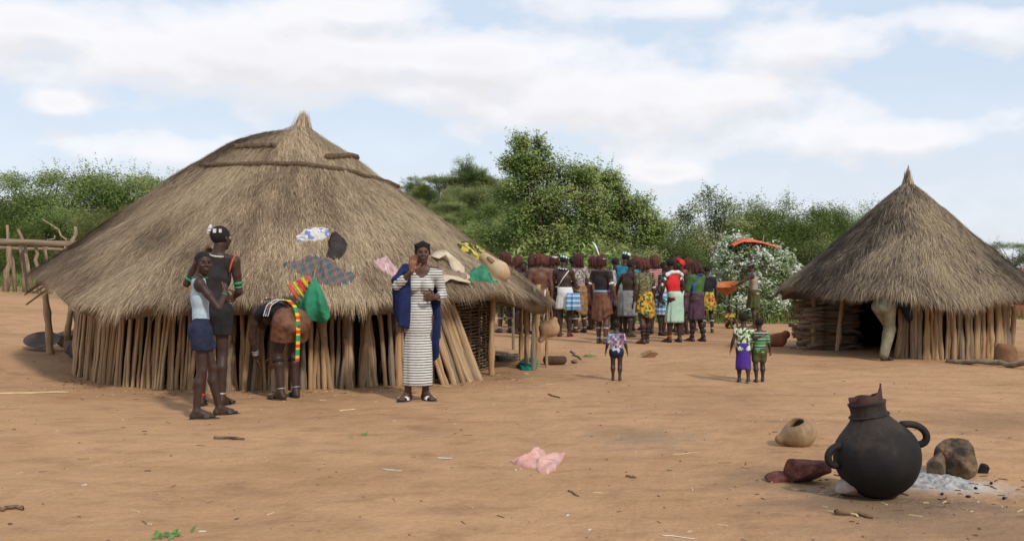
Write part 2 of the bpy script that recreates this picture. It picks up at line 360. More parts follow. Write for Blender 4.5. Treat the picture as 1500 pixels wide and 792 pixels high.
def plant(name, kind, v, x, y, h, wide, label, cat, group=None, rz=None):
    cr, tk = PRO[kind][v]
    o = obj(name, None, loc=(x, y, gz(x, y) - .1), rz=rnd.random() * 6.28 if rz is None else rz, label=label, cat=cat, group=group)
    s = (h * wide, h * wide, h)
    for nm, me in (('crown', cr), ('trunk', tk)):
        c = obj(nm, me, o); c.scale = s
    return o
def at(px, ytop, Y):
    X = (px - 750) * Y / F; return X, Y, CAMH + (HZ - ytop) * Y / F - gz(X, Y)
# left thicket
for (px, yt, Y, kd, v, w, lab) in [
    (-30, 262, 40, 'bush', 1, 1.0, 'dark green bush cut by the left edge of the picture'),
    (38, 272, 44, 'bush', 0, .95, 'green bush rising just behind the log rack, second from the left edge'),
    (96, 255, 46, 'bush', 1, .95, 'dense dark bush standing above the forked rack posts'),
    (152, 248, 45, 'bush', 0, 1.0, 'tall rounded bush, highest of the left thicket'),
    (208, 272, 48, 'bush', 0, .9, 'green bush beside the left slope of the large thatched roof'),
    (250, 285, 52, 'bush', 2, .9, 'pale green bush mostly hidden behind the large thatched roof'),
    (75, 300, 40, 'bush', 0, .85, 'low bush at the back of the log rack'),
    (150, 300, 40, 'bush', 2, .9, 'low yellow-green bush in front of the left thicket'),
    (205, 312, 42, 'bush', 1, .9, 'low dark bush tucked against the large roof eave'),
    (12, 318, 38, 'bush', 0, .85, 'low bush behind the left end of the rack log'),
    (60, 246, 78, 'acacia', 1, 1.0, 'flat topped tree showing above the left thicket'),
    (190, 250, 85, 'acacia', 0, 1.0, 'pale flat topped acacia above the thicket, near the large roof'),
    (238, 258, 95, 'acacia', 0, .9, 'small distant acacia touching the left roof slope')]:
    x, y, h = at(px, yt, Y); plant('acacia_tree' if kd == 'acacia' else 'bush', kd, v, x, y, h, w, lab, 'tree' if kd == 'acacia' else 'bush', 'thicket behind the log rack')
# hill trees
r_ = random.Random(5); hl = []
for i in range(230):
    X = r_.uniform(-62, 26); Y = r_.uniform(95, 190); px = 750 + X * F / Y
    if not (560 < px < 760): continue
    hl.append((X, Y))
for i, (X, Y) in enumerate(sorted(hl, key=lambda p: p[1])[:110]):
    kd = r_.choice(['tree', 'bush', 'bush', 'acacia', 'bush']); v = r_.choice([0, 2, 2]) if kd == 'bush' else 0
    plant('hill_tree', kd, v, X, Y, r_.uniform(3.0, 5.2), r_.uniform(.8, 1.2), 'tree or shrub on the green hill between hut roof and big tree', 'tree', 'trees on the hill', r_.random() * 6.28)
x, y, h = at(688, 233, 165); plant('hill_tree', 'tree', 1, x, y, h, 1.2, 'round dark tree on the crest of the hill', 'tree', 'trees on the hill')
x, y, h = at(640, 256, 165); plant('hill_tree', 'acacia', 0, x, y, h, 1.2, 'flat crowned acacia on the left shoulder of the hill', 'tree', 'trees on the hill')
# the two large trees behind the crowd
def big_tree(px, pybase, Y, clumps_px, n, L, pal, label, seed, r0, wd=1.0, bark=M_BARK, name='broadleaf_tree', sq=.85):
    X = (px - 750) * Y / F; z0 = gz(X, Y) - .1; r = np.random.default_rng(seed)
    o = obj(name, None, loc=(X, Y, z0), label=label, cat='tree', group='trees behind the dancers'); C = []; rad = []
    for (cx, cy, cr, k) in clumps_px:
        for j in range(k):
            d = nrm(r.normal(size=3)) * r.random() ** .5 * cr * Y / F
            p = PX(cx, cy, Y) + d * np.array([1, 1.2, .85]) - np.array([X, Y, z0])
            p[2] = max(p[2], .25); C.append(p); rad.append((.45 + .4 * r.random()) * min(cr, 30) * Y / F)
    C = np.array(C); rad = np.array(rad)
    obj('crown', leaves('crown', C, rad, n, L, pal, seed, sq, .4), o)
    obj('trunk', branchy((0, 0, -.1), C[r.choice(len(C), 16)], r0, seed, 6, .3).me('trunk', bark), o); return o
big_tree(800, 420, 40, [(772, 216, 20, 7), (790, 212, 12, 4), (782, 232, 24, 6), (748, 240, 22, 6), (780, 250, 34, 12), (835, 262, 34, 12), (760, 300, 46, 14), (815, 310, 45, 14), (860, 300, 34, 9), (790, 355, 48, 12), (735, 345, 28, 6), (850, 360, 36, 8)],
         46000, .135, GREEN_A2, 'tallest broad green tree behind the dancing crowd', 51, .17)
big_tree(895, 420, 42, [(880, 268, 26, 8), (905, 300, 32, 10), (935, 318, 28, 8), (955, 340, 24, 6), (890, 340, 42, 11), (930, 365, 36, 8), (870, 250, 10, 2), (895, 262, 8, 2)],
         28000, .135, GREEN_A2, 'lower broad tree leaning down to the right of the tallest tree', 52, .13)
big_tree(1040, 420, 44, [(1035, 298, 22, 6), (1066, 308, 20, 5), (1010, 316, 18, 4), (1050, 330, 30, 6), (1000, 340, 26, 5), (1085, 335, 24, 4), (1030, 355, 34, 5)], 9500, .12, GREEN_C, 'thin airy tree with pale bare trunk behind the leafy shelter', 53, .08, 1, M_PALEBARK, 'slender_tree')
for (px, yt, Y, kd, v, w, lab) in [
    (985, 318, 50, 'bush', 1, 1.0, 'dark bush between the lower broad tree and the thin airy tree'), (1085, 300, 52, 'tree', 0, 1.1, 'tree just right of the thin airy tree'),
    (1125, 294, 54, 'tree', 1, 1.05, 'dark tree rising above the orange tarpaulin'), (1165, 300, 52, 'tree', 0, 1.1, 'green tree between the tarpaulin and the small hut'), (1210, 308, 53, 'tree', 1, 1.0, 'dark tree left of the small hut roof'),
    (1255, 298, 55, 'tree', 0, 1.05, 'tree touching the left slope of the small hut roof'), (1285, 310, 56, 'bush', 1, .9, 'bush mostly hidden behind the small hut roof'),
    (1060, 335, 46, 'bush', 1, 1.1, 'low dark bush behind the leafy shelter'), (1120, 335, 46, 'bush', 0, 1.1, 'low green bush behind the tarpaulin end of the shelter'), (1185, 345, 46, 'bush', 2, 1.1, 'bright low bush beside the small hut eave'),
    (1240, 345, 47, 'bush', 1, 1.0, 'low dark bush showing past the small hut eave'), (960, 345, 40, 'bush', 2, 1.2, 'bright rounded bush behind the red vest dancer'), (915, 352, 37, 'bush', 2, 1.0, 'bright low bush above the feathered woman'),
    (1015, 352, 40, 'bush', 1, 1.0, 'low bush left of the leafy shelter'), (1480, 349, 55, 'acacia', 1, .95, 'dense flat tree beyond the right slope of the small hut'), (1440, 362, 60, 'bush', 0, 1.2, 'bush just right of the small hut roof'),
    (1520, 356, 58, 'bush', 1, 1.2, 'bush cut by the right edge of the picture'), (715, 330, 60, 'bush', 2, 1.2, 'pale bush above the right slope of the large roof'), (670, 330, 75, 'bush', 0, 1.3, 'green bush at the foot of the hill'),
    (690, 365, 45, 'bush', 2, 1.4, 'low bright bush seen just over the large roof'), (735, 375, 34, 'bush', 0, 1.3, 'small bush behind the leftmost dancers'), (630, 320, 80, 'bush', 2, 1.2, 'yellow-green bush low on the hill near the large roof')]:
    x, y, h = at(px, yt, Y); plant('acacia_tree' if kd == 'acacia' else ('bush' if kd == 'bush' else 'tree'), kd, v, x, y, h, w, lab, 'bush' if kd == 'bush' else 'tree', 'trees behind the dancers')
# broad leaved plants close behind the dancers
BROAD = [(.10, .15, .03), (.16, .22, .05), (.24, .30, .08), (.34, .40, .14)]
def broad_plant(px, py, yt, seed, label, Y=25.0):
    X = (px - 750) * Y / F; o = obj('leafy_plant', None, loc=(X, Y, gz(X, Y)), label=label, cat='plant', group='broad leaved plants behind the dancers')
    H_ = CAMH + (HZ - yt) * Y / F; r = np.random.default_rng(seed); st = MB(); C = []
    for k in range(11):
        a = r.normal(size=2) * .22; t = np.linspace(0, 1, 6)[:, None]; tip = np.array([a[0] * 2.0, a[1] * 2.0, H_ * (.75 + .25 * r.random())])
        p = t * tip + np.array([a[0], a[1], 0]) * (1 - t) * t; st.tube(p, np.linspace(.014, .005, 6), 5)
        s = r.random(34)[:, None] ** .7; C.append(s * tip + np.array([a[0], a[1], 0]) * (1 - s) * s + r.normal(size=(34, 3)) * .1)
    C = np.vstack(C); n = len(C); pal = np.array(BROAD); c = pal[r.integers(0, 4, n)] * (.8 + .4 * r.random((n, 1)))
    V, q, cc = leaf_geo(C, .17 + .1 * r.random(n), c, r, .2, .36); obj('foliage', mesh('foliage', V, q, M_LEAF, False, cols=cc), o); obj('stem', st.me('stem', M_BARK), o)
for i, (px, yt, lab) in enumerate([(752, 372, 'leafy plant left of the first dancers'), (800, 360, 'leafy plant behind the bare-backed dancer'), (838, 365, 'leafy plant behind the white skirted dancer'), (868, 358, 'leafy plant beside the patterned shirt dancer'),
                                   (902, 362, 'leafy plant behind the feathered woman'), (940, 372, 'leafy plant behind the yellow checked skirt')]):
    broad_plant(px, 0, yt, 70 + i, lab, 24.5 + (i % 3) * .8)
# meadow grass by the rack
def grass():
    r = np.random.default_rng(3); n = 42000
    Y = 26 + 24 * r.random(n) ** 1.3; X = r.uniform(-.62, .62, n) * Y
    keep = (Y + 9 * (vnoise(np.stack([X * .3, Y * .3, X * 0], -1), 4) - .5) > 30); X, Y = X[keep], Y[keep]; n = len(X)
    b = np.stack([X, Y, terr(X, Y)], -1); a = r.random(n) * 6.283; w = np.stack([np.cos(a), np.sin(a), a * 0], -1) * .016
    tip = b + np.stack([r.normal(size=n) * .1, r.normal(size=n) * .1, .12 + .3 * r.random(n)], -1)
    V = np.stack([b - w, b + w, tip], 1).reshape(-1, 3); c = np.array([.12, .16, .045]) * (.6 + .9 * r.random((n, 1))) + np.array([.08, .04, 0]) * r.random((n, 1)) ** 3
    obj('grass', mesh('grass', V, np.arange(3 * n).reshape(n, 3), M_LEAF, False, cols=np.repeat(c, 3, 0)), kind='stuff', label='rough green grass beyond the bare yard', cat='grass')
grass()
# ------------------------------------------------------------------ log rack on the left
M_WOOD = mat('weathered_wood', (.34, .25, .165), (.15, .10, .065), 30, .85, .6, 60, .012, (1, 1, .06))
M_WOODX = mat('weathered_log', (.30, .225, .155), (.14, .10, .07), 9, .85, .6, 35, .012, (.12, 1, 1))
def bent(p0, p1, wob, seed, n=6):
    r = np.random.default_rng(seed); t = np.linspace(0, 1, n)[:, None]; p0, p1 = np.asarray(p0, float), np.asarray(p1, float)
    d = r.normal(size=(n, 3)) * wob; d[0] *= .2; d[-1] *= .2; return p0 + (p1 - p0) * t + d
YR = 29.0
ro = PX(40, 420, YR); ro[2] = gz(ro[0], ro[1])
rack = obj('log_rack', None, loc=ro, label='log rail resting on forked posts at the edge of the bush', cat='rack')
def rk(px, py, dy=0): return PX(px, py, YR + dy) - ro
obj('rail', MB().tube(bent(rk(-60, 353), rk(112, 357), .015, 1), np.linspace(.105, .085, 6), 9).me('rail', M_WOODX), rack)
obj('rail', MB().tube(bent(rk(-60, 362, 1.2), rk(100, 366, 1.1), .02, 2), np.linspace(.06, .05, 6), 8).me('rail', M_WOODX), rack)
for i, (a, b, rr, dy) in enumerate([((8, 424), (14, 360), .1, 0), ((22, 424), (10, 330), .06, .3), ((38, 420), (30, 360), .08, .5), ((47, 400), (26, 336), .06, .2), ((58, 415), (52, 362), .07, .1), ((75, 420), (66, 362), .06, .6), ((92, 425), (96, 360), .08, 0), ((-8, 424), (-14, 358), .08, 0), ((-30, 424), (-30, 358), .08, 0)]):
    p = bent(rk(*a, dy), rk(*b, dy), .03, i + 5); p[0, 2] = gz(p[0, 0] + ro[0], p[0, 1] + ro[1]) - ro[2] - .1
    obj('post', MB().tube(p, np.linspace(rr, rr * .7, 6), 7).me('post', M_WOOD), rack)
for i, (a, b, rr) in enumerate([((106, 362), (110, 333), .07), ((98, 352), (62, 320), .03), ((62, 362), (80, 345), .03)]):
    obj('branch', MB().tube(bent(rk(*a), rk(*b), .05, i + 30), np.linspace(rr, rr * .6, 6), 6).me('branch', M_PALEBARK), rack)
# ------------------------------------------------------------------ thatched huts
M_STRAW = vcol('straw', .9, .12, .12); M_SHADE = mat('painted_shade', (.035, .026, .02), (.02, .015, .012), 6, .95, .2)  # last but not soot: interior shade put into the hut liners' near-black colour
M_THATCH = mat('thatch_bed', (.24, .175, .11), (.13, .09, .055), 30, .95, .6, 90, .02)
class Hut:
    def __init__(s, C, zap, slope, Re, bulge, tilt, lump, seed):
        s.C = np.array([C[0], C[1], gz(*C)]); s.zap, s.slope, s.Re, s.bulge, s.tilt, s.lump, s.seed = zap, slope, Re, bulge, tilt, lump, seed
    def edge(s, th): return s.Re * (1 + .035 * np.sin(3 * th + 1) + .02 * np.sin(7 * th + s.seed)) + s.bulge[1] * np.clip(-np.cos(th), 0, 1) ** 4
    def z(s, th, r):
        w = np.clip(.35 - np.cos(th), 0, 1.35) / 1.35; w = w * w
        z = s.zap - s.slope(r) + s.bulge[0] * w * sm(0, 1.1, r)
        z = z - r * (s.tilt[0] * np.cos(th) + s.tilt[1] * np.sin(th))
        P = np.stack([r * np.cos(th), r * np.sin(th), r * 0 + s.seed], -1)
        return z + s.lump * fbm(P * 1.3, s.seed, 3) + .25 * s.lump * fbm(P * 4, s.seed + 9, 2)
    def pt(s, th, r, off=0):
        th = np.asarray(th, float); r = np.asarray(r, float); off = np.asarray(off, float)
        return np.stack([r * np.cos(th) + s.C[0], r * np.sin(th) + s.C[1], s.z(th, r) + off * .8], -1)
    def hit(s, px, py):
        """point of the roof surface seen at a photo position"""
        d = np.array([(px - 750) / F, 1, -(py - HZ) / F]); t = np.linspace(8, 18, 250)
        for _ in range(2):
            P = np.array([0, 0, CAMH]) + t[:, None] * d; x, y = P[:, 0] - s.C[0], P[:, 1] - s.C[1]; r = np.hypot(x, y); th = np.arctan2(y, x); k = np.nonzero((r < s.edge(th)) & (P[:, 2] < s.z(th, r)))[0]
            if len(k): t = np.linspace(t[max(k[0] - 1, 0)], t[k[0]], 60)
        P = np.array([0, 0, CAMH]) + t[:, None] * d; x, y = P[:, 0] - s.C[0], P[:, 1] - s.C[1]; r = np.hypot(x, y); th = np.arctan2(y, x)
        k = np.nonzero((r < s.edge(th)) & (P[:, 2] < s.z(th, r)))[0]
        if len(k) == 0: k = [np.argmin(np.where(r < s.edge(th), np.abs(P[:, 2] - s.z(th, r)), 9))]
        return P[k[0]]
    def roof(s, parent, nstraw, pal, L, W, fringe, fringeL, tuft, seed):
        th = np.linspace(0, 2 * np.pi, 140, endpoint=False); u = np.linspace(.004, 1, 46)
        TH, U = np.meshgrid(th, u, indexing='ij'); RR = s.edge(TH) * U
        P = s.pt(TH, RR); Q = P.copy(); Q[..., 2] -= .16 * sm(0, .3, U) + .02; Q = Q[:, ::-1]
        mb = MB().grid(np.concatenate([P, Q], 1) - s.C, cu=True); rf = obj('roof', mb.me('roof', M_THATCH), parent)
        r = np.random.default_rng(seed); n = nstraw
        th = r.random(n) * 2 * np.pi; k = r.random(n) < .3; th[k] = -np.pi / 2 + r.normal(size=k.sum()) * .9
        U = .02 + .98 * np.sqrt(r.random(n)); rr = s.edge(th) * U * 1.0
        def blade(th, rr, L, droop, yaw, lift, W, cf):
            n = len(th); b = s.pt(th, rr, .012 + .03 * r.random(n)); e = .05
            d = nrm(s.pt(th, rr + e) - s.pt(th, rr)); tn = np.stack([-np.sin(th), np.cos(th), th * 0], -1); N = nrm(np.cross(tn, d)); N *= np.sign(N[:, 2:3])
            d = nrm(d + tn * yaw[:, None]); mid = b + d * (L * .5)[:, None] + N * lift[:, None]
            tip = mid + nrm(d - np.array([0, 0, 1.]) * droop[:, None]) * (L * .5)[:, None] - N * (lift * .4)[:, None]
            w = nrm(np.cross(d, N)) * W[:, None] * .5
            V = np.stack([b - w, b + w, mid + w * .8, mid - w * .8, tip], 1).reshape(-1, 3); i = np.arange(n)[:, None] * 5
            return V - s.C, i + np.array([0, 1, 2, 3]), i + np.array([3, 2, 4]), np.repeat(cf, 5, 0)
        def colr(th, rr, n):
            P = np.stack([rr * np.cos(th), rr * np.sin(th), rr * 0], -1); f = fbm(P * .9 + 3, seed, 4) * 2.7 + .5; g = fbm(np.stack([th * 9, rr * 1.2, rr * 0], -1), seed + 4, 3) * 1.5
            t = np.clip(f + g * .6 + r.normal(size=n) * .28, 0, 1) * (len(pal) - 1.001); i = t.astype(int); p = np.array(pal)
            return (p[i] * (1 - (t - i)[:, None]) + p[i + 1] * (t - i)[:, None]) * (.8 + .4 * r.random((n, 1)))
        parts = []
        clump = fbm(np.stack([th * 6, rr * 2.5, rr * 0], -1), seed + 7, 3)
        parts.append(blade(th, rr, L * (.6 + .8 * r.random(n)), .05 + .1 * r.random(n), r.normal(size=n) * .16 + clump * .9, .004 + .03 * r.random(n) ** 3, W * (.5 + r.random(n)), colr(th, rr, n)))
        m = fringe; th = r.random(m) * 2 * np.pi; rr = s.edge(th) - .28 + .26 * r.random(m)
        parts.append(blade(th, rr, fringeL * (.5 + .9 * r.random(m)) * np.clip(1 + 2.4 * fbm(np.stack([th * 11, th * 0, th * 0], -1), seed + 3, 4), .25, 3), .45 + .9 * r.random(m), r.normal(size=m) * .22, -.01 + .03 * r.random(m), W * (.5 + r.random(m)), colr(th, rr, m)))
        n0 = 0; V = []; q = []; t3 = []; cs = []
        for a, b, c, d in parts: V.append(a); q.append(b + n0); t3.append(c + n0); cs.append(d); n0 += len(a)
        # apex tuft
        m = tuft[0]; a = r.random(m) * 6.283; b = np.stack([np.cos(a) * tuft[1] * r.random(m), np.sin(a) * tuft[1] * r.random(m), s.zap - .10 - tuft[1] * .5 + .05 * r.random(m)], -1)
        tip = b * np.array([.25, .25, 1]) + np.array([tuft[3], 0, 0]) + np.stack([r.normal(size=m) * .025, r.normal(size=m) * .025, tuft[2] * (.5 + .5 * r.random(m))], -1)
        w = np.stack([-np.sin(a), np.cos(a), a * 0], -1) * W * .9; off = np.array([s.C[0], s.C[1], 0]) - s.C
        V.append(np.stack([b - w + off, b + w + off, tip + off], 1).reshape(-1, 3)); t3.append(np.arange(3 * m).reshape(m, 3) + n0); cs.append(np.repeat(colr(a, a * 0 + .3, m) * 1.15, 3, 0))
        obj('straw', mesh('straw', np.vstack(V), [np.vstack(q), np.vstack(t3)], M_STRAW, False, cols=np.vstack(cs)), rf, kind='stuff')
        return rf
M_POLES = [mat('pole_tan', (.48, .325, .185), (.27, .165, .09), 42, .8, .8, 90, .012, (1, 1, .04), lo=.3, hi=.62), mat('pole_brown', (.37, .24, .135), (.19, .115, .065), 42, .85, .8, 90, .012, (1, 1, .04), lo=.3, hi=.62), mat('pole_grey', (.27, .21, .15), (.12, .09, .065), 42, .85, .8, 90, .012, (1, 1, .04), lo=.3, hi=.62), mat('pole_ochre', (.46, .29, .145), (.27, .155, .075), 42, .8, .8, 90, .012, (1, 1, .04), lo=.3, hi=.62)]
def pole_set(nvar, wob, nside, seed, mats):
    out = []
    for i in range(nvar):
        r = np.random.default_rng(seed + i); n = 8; z = np.linspace(0, 1, n)
        p = np.stack([np.cumsum(r.normal(size=n)) * wob, np.cumsum(r.normal(size=n)) * wob * .6, z], -1); p[:, :2] -= p[:1, :2]
        rad = (1 - .25 * z) * (1 + .13 * r.normal(size=n).clip(-1.5, 1.5))
        mb = MB(); pz = np.linspace(0, 1, 15); pp = np.stack([np.interp(pz, z, p[:, q]) for q in range(3)], -1); pp[:, :2] += r.normal(size=(15, 2)) * .0016; mb.tube(pp, np.interp(pz, z, rad) * (1 + .05 * r.normal(size=15)) * .05, nside)
        out.append(mb.me('pole_shape', mats[i % len(mats)]))
    return out
def put_pole(name, me, parent, base, top, rad, org, twist):
    base, top = Vector(base), Vector(top); d = top - base; o = bpy.data.objects.new(name, me); col.objects.link(o); o.parent = parent
    o.location = base - Vector(org); q = d.to_track_quat('Z', 'X'); o.rotation_mode = 'QUATERNION'
    from mathutils import Quaternion
    o.rotation_quaternion = q @ Quaternion((0, 0, 1), twist); s = rad / .05; o.scale = (s, s, d.length); return o
# --- large hut
H1 = Hut((-2.99, 13.98), 3.46, lambda r: .72 * r, 3.36, (.36, .10), (0, 0), .16, 3)
hut1 = obj('thatched_hut', None, loc=H1.C, label='large round hut with wide grey-brown thatched cone roof and stick walls', cat='hut')
STR1 = [(.17, .12, .08), (.285, .205, .133), (.375, .275, .178), (.455, .34, .222), (.55, .43, .285)]
roof1 = H1.roof(hut1, 175000, STR1, .22, .0058, 30000, .24, (900, .2, .34, .05), 8)
def wall_th(h, px, Rw):
    d = np.array([(px - 750) / F, 1.]); d /= np.linalg.norm(d); c = h.C[:2]; b = d @ c; disc = b * b - (c @ c - Rw * Rw)
    t = b - math.sqrt(max(disc, 0)); p = d * t - c; return math.atan2(p[1], p[0])
RW = 2.85
def wp(h, th, r, z): return (h.C[0] + r * math.cos(th), h.C[1] + r * math.sin(th), (gz(h.C[0] + r * math.cos(th), h.C[1] + r * math.sin(th)) if z == 0 else 0) + z)
THIN = pole_set(10, .012, 6, 100, [mat('stick_tan', (.54, .37, .21), (.34, .21, .11), 42, .8, .8, 90, .012, (1, 1, .04), lo=.3, hi=.62), mat('stick_brown', (.42, .27, .15), (.25, .15, .08), 42, .8, .8, 90, .012, (1, 1, .04), lo=.3, hi=.62), mat('stick_straw', (.58, .42, .25), (.38, .25, .14), 42, .8, .8, 90, .012, (1, 1, .04), lo=.3, hi=.62)]); THICK = pole_set(14, .013, 9, 200, M_POLES)
lo, mid_, hi = wall_th(H1, 126, RW), wall_th(H1, 338, RW), wall_th(H1, 592, RW); dr1, dr2 = wall_th(H1, 622, RW), wall_th(H1, 660, RW)
lo = min(lo, lo) if lo < 0 else lo - 2 * math.pi
r2 = random.Random(9)
thn = np.arange(lo - .25, mid_, .0104)
for k, th in enumerate(thn):
    a = th + r2.uniform(-.012, .012); rr = RW + r2.uniform(-.05, .06); le = r2.gauss(.012, .013)
    put_pole('wall_stick', THIN[k % 10], hut1, wp(H1, a, rr + .06, -.04 + 0 * 1) if False else Vector(wp(H1, a, rr + .05, 0)) - Vector((0, 0, .05)), wp(H1, a + le, rr - .05, 1.24 + r2.uniform(-.06, .05)), r2.uniform(.015, .027), H1.C, r2.random() * 6.28)
def thick(th0, th1, st, rmin, rmax, name='wall_post'):
    th = th0; k = r2.randrange(14)
    while th < th1:
        k += 1; a = th + r2.uniform(-.008, .008); rr = RW + r2.uniform(-.06, .07); le = r2.gauss(0, .022); rad = r2.uniform(rmin, rmax)
        put_pole(name, THICK[k % 14], hut1, Vector(wp(H1, a, rr + .05, 0)) - Vector((0, 0, .05)), wp(H1, a + le, rr - .03, 1.24), rad, H1.C, r2.random() * 6.28)
        th += st * r2.uniform(.7, 1.3) * rad / .05
thick(mid_, dr1 + .02, .037, .022, .043)
RW -= .09; thick(mid_, dr1 + .02, .05, .02, .035); RW += .09
for k in range(7): # short props between the tall posts
    a = r2.uniform(mid_, hi); put_pole('wall_post', THICK[k], hut1, Vector(wp(H1, a, RW + .12, 0)) - Vector((0, 0, .05)), wp(H1, a + .01, RW + .06, r2.uniform(.5, 1.1)), r2.uniform(.025, .04), H1.C, k)
for k in range(19): # splayed posts by the doorway
    f = k / 18; a = dr1 + (dr2 - dr1) * f + .01
    put_pole('wall_post', THICK[(k * 3) % 14], hut1, Vector(wp(H1, a + .05 * f, RW + .22 + .14 * r2.random(), 0)) - Vector((0, 0, .05)), wp(H1, a - .05 - .03 * r2.random(), RW - .04, 1.24), r2.uniform(.022, .037), H1.C, k)
thick(.95, lo - .25 + 2 * math.pi, .07, .035, .055)
# added liner, near black so the wall gaps show painted interior shade
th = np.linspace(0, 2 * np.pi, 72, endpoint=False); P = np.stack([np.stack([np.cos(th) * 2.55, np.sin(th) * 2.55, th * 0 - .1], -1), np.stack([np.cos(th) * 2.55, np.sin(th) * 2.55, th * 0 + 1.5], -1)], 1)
obj('shade_liner', MB().grid(P, cu=True).me('shade_liner', M_SHADE), hut1)
# woven screen beside the doorway
M_WICK = mat('wicker', (.20, .135, .08), (.09, .06, .035), 20, .85, .4, 60, .006)
thA, thB = dr2 + .03, .95
wk = obj('woven_screen', MB().tube([(np.array(wp(H1, t, RW - .16, 0)) - H1.C + np.array([0, 0, .01])) for t in np.linspace(thA, thB, 14)], .02, 6).me('woven_screen', M_WICK), hut1)
for k in range(30):
    ths = np.linspace(thA, thB, 60); z = .04 + k * .042; rr = RW - .16 + .018 * np.sin(np.arange(60) * np.pi / 2 + (k % 2) * np.pi)
    p = np.stack([rr * np.cos(ths), rr * np.sin(ths), z + .008 * np.sin(ths * 17 + k)], -1)
    obj('withy', MB().tube(p, .014, 5).me('withy', M_WICK), wk)
for k in range(16):
    t = thA + (thB - thA) * k / 15; b = np.array(wp(H1, t, RW - .16, 0)) - H1.C
    obj('stake', MB().tube([b, b + np.array([0, 0, 1.35])], .015, 5).me('stake', M_WICK), wk)
# porch posts on the right, with the eave beam they carry
for (px, py, pt, rr, l) in [(721, 549, 434, .046, 8), (780, 542, 447, .036, 5), (771, 540, 450, .04, -4), (763, 528, 447, .035, 3), (787, 530, 448, .045, 4), (752, 512, 450, .022, 0)]:
    b = G(px, py); t_ = PX(px + l, pt, b[1]); t_[2] = max(t_[2], 1.15); put_pole('porch_post', THICK[(px) % 14], hut1, b - [0, 0, .05], t_, rr, H1.C, px)
ths = np.linspace(dr1, .6, 24); rr = H1.edge(ths) - .2; p = np.stack([rr * np.cos(ths) + H1.C[0], rr * np.sin(ths) + H1.C[1], H1.z(ths, rr) - .17], -1) - H1.C
obj('eave_beam', MB().tube(p, .03, 7).me('eave_beam', M_POLES[1]), hut1)
ths = np.linspace(-np.pi * 1.1, dr1, 60); rr = H1.edge(ths) - .12; p = np.stack([rr * np.cos(ths) + H1.C[0], rr * np.sin(ths) + H1.C[1], H1.z(ths, rr) - .17], -1) - H1.C
obj('eave_beam', MB().tube(p, .025, 6).me('eave_beam', M_POLES[2]), hut1)
# lean-to on the left
for (px, py, qx, qy, rr) in [(74, 518, 62, 408, .055), (98, 512, 104, 440, .05), (96, 505, 128, 452, .045), (112, 508, 128, 440, .05), (118, 512, 108, 455, .035)]:
    b = G(px, py); t_ = PX(qx, qy, b[1] - .1); put_pole('lean_to_post', THICK[px % 14], hut1, b - [0, 0, .05], t_, rr, H1.C, px)
r = np.random.default_rng(77)
for k in range(16): # brushwood ends poking out under the left eave
    a = math.pi - .35 + .75 * r.random(); e = float(H1.edge(np.array(a))); p0 = H1.pt(a, e - .7, -.3) - H1.C; p1 = H1.pt(a + r.normal() * .04, e + .05 + .12 * r.random(), -.2 - .25 * r.random()) - H1.C
    obj('rafter_end', MB().tube(bent(p0, p1, .012, k, 4), np.linspace(.022, .012, 4), 6).me('rafter_end', M_POLES[2]), hut1)
M_BIND = mat('dark_binding_wood', (.15, .10, .06), (.07, .045, .028), 30, .85, .6, 60, .01)
# binding sticks lying on the roof
def roof_stick(h, pxs, rad, seed, parent, name='binding_stick', off=.06):
    P = np.array([h.hit(*q) for q in pxs]); t = np.linspace(0, 1, 26); s = np.linspace(0, 1, len(P)); p = np.stack([np.interp(t, s, P[:, i]) for i in range(3)], -1)
    x, y = p[:, 0] - h.C[0], p[:, 1] - h.C[1]; p[:, 2] = h.z(np.arctan2(y, x), np.hypot(x, y)) + off
    r = np.random.default_rng(seed); p += r.normal(size=p.shape) * .006
    obj(name, MB().tube(p - h.C, rad * (1 + .15 * r.normal(size=26)), 7).me(name, M_BIND), parent)
roof_stick(H1, [(294, 249), (330, 248), (370, 248), (415, 247), (450, 248), (490, 254), (530, 263), (560, 270), (582, 277)], .034, 1, roof1)
roof_stick(H1, [(345, 222), (375, 221), (403, 220)], .042, 2, roof1); roof_stick(H1, [(478, 236), (500, 236), (523, 237)], .040, 3, roof1)
# --- small hut
H2 = Hut((6.68, 16.71), 2.93, lambda r: .98 * r - .025 * r * r, 2.02, (.0, .0), (.025, .0), .22, 13)
hut2 = obj('thatched_hut', None, loc=H2.C, label='small round hut with steep shaggy dark thatched roof and log wall', cat='hut')
STR2 = [(.045, .036, .029), (.09, .07, .053), (.17, .13, .093), (.26, .20, .138), (.38, .295, .19)]
roof2 = H2.roof(hut2, 80000, STR2, .30, .0085, 16000, .23, (260, .12, .30, .0), 18)
obj('finial', MB().tube([[0, 0, 2.75 - H2.C[2]], [0, 0, 3.0 - H2.C[2]], [.015, 0, 3.14 - H2.C[2]]], [.06, .03, .008], 8).me('finial', M_POLES[2]), roof2)
RW2 = 1.5
def wall2(t0, t1, st, rm, rx):
    th = t0; k = 0
    while th < t1:
        k += 1; rad = r2.uniform(rm, rx); a = th + r2.uniform(-.01, .01); rr = RW2 + r2.uniform(-.04, .04)
        put_pole('wall_log', THICK[(k * 5) % 14], hut2, Vector(wp(H2, a, rr, 0)) - Vector((0, 0, .05)), wp(H2, a + r2.gauss(0, .02), rr - .02, 1.22), rad, H2.C, k * 1.7); th += st * rad / .05
d0, d1 = wall_th(H2, 1268, RW2), wall_th(H2, 1314, RW2)
wall2(d1, d1 + 2.6, .054, .03, .052); wall2(d1 + 2.6, d0 + 2 * math.pi - 1.0, .075, .045, .065)
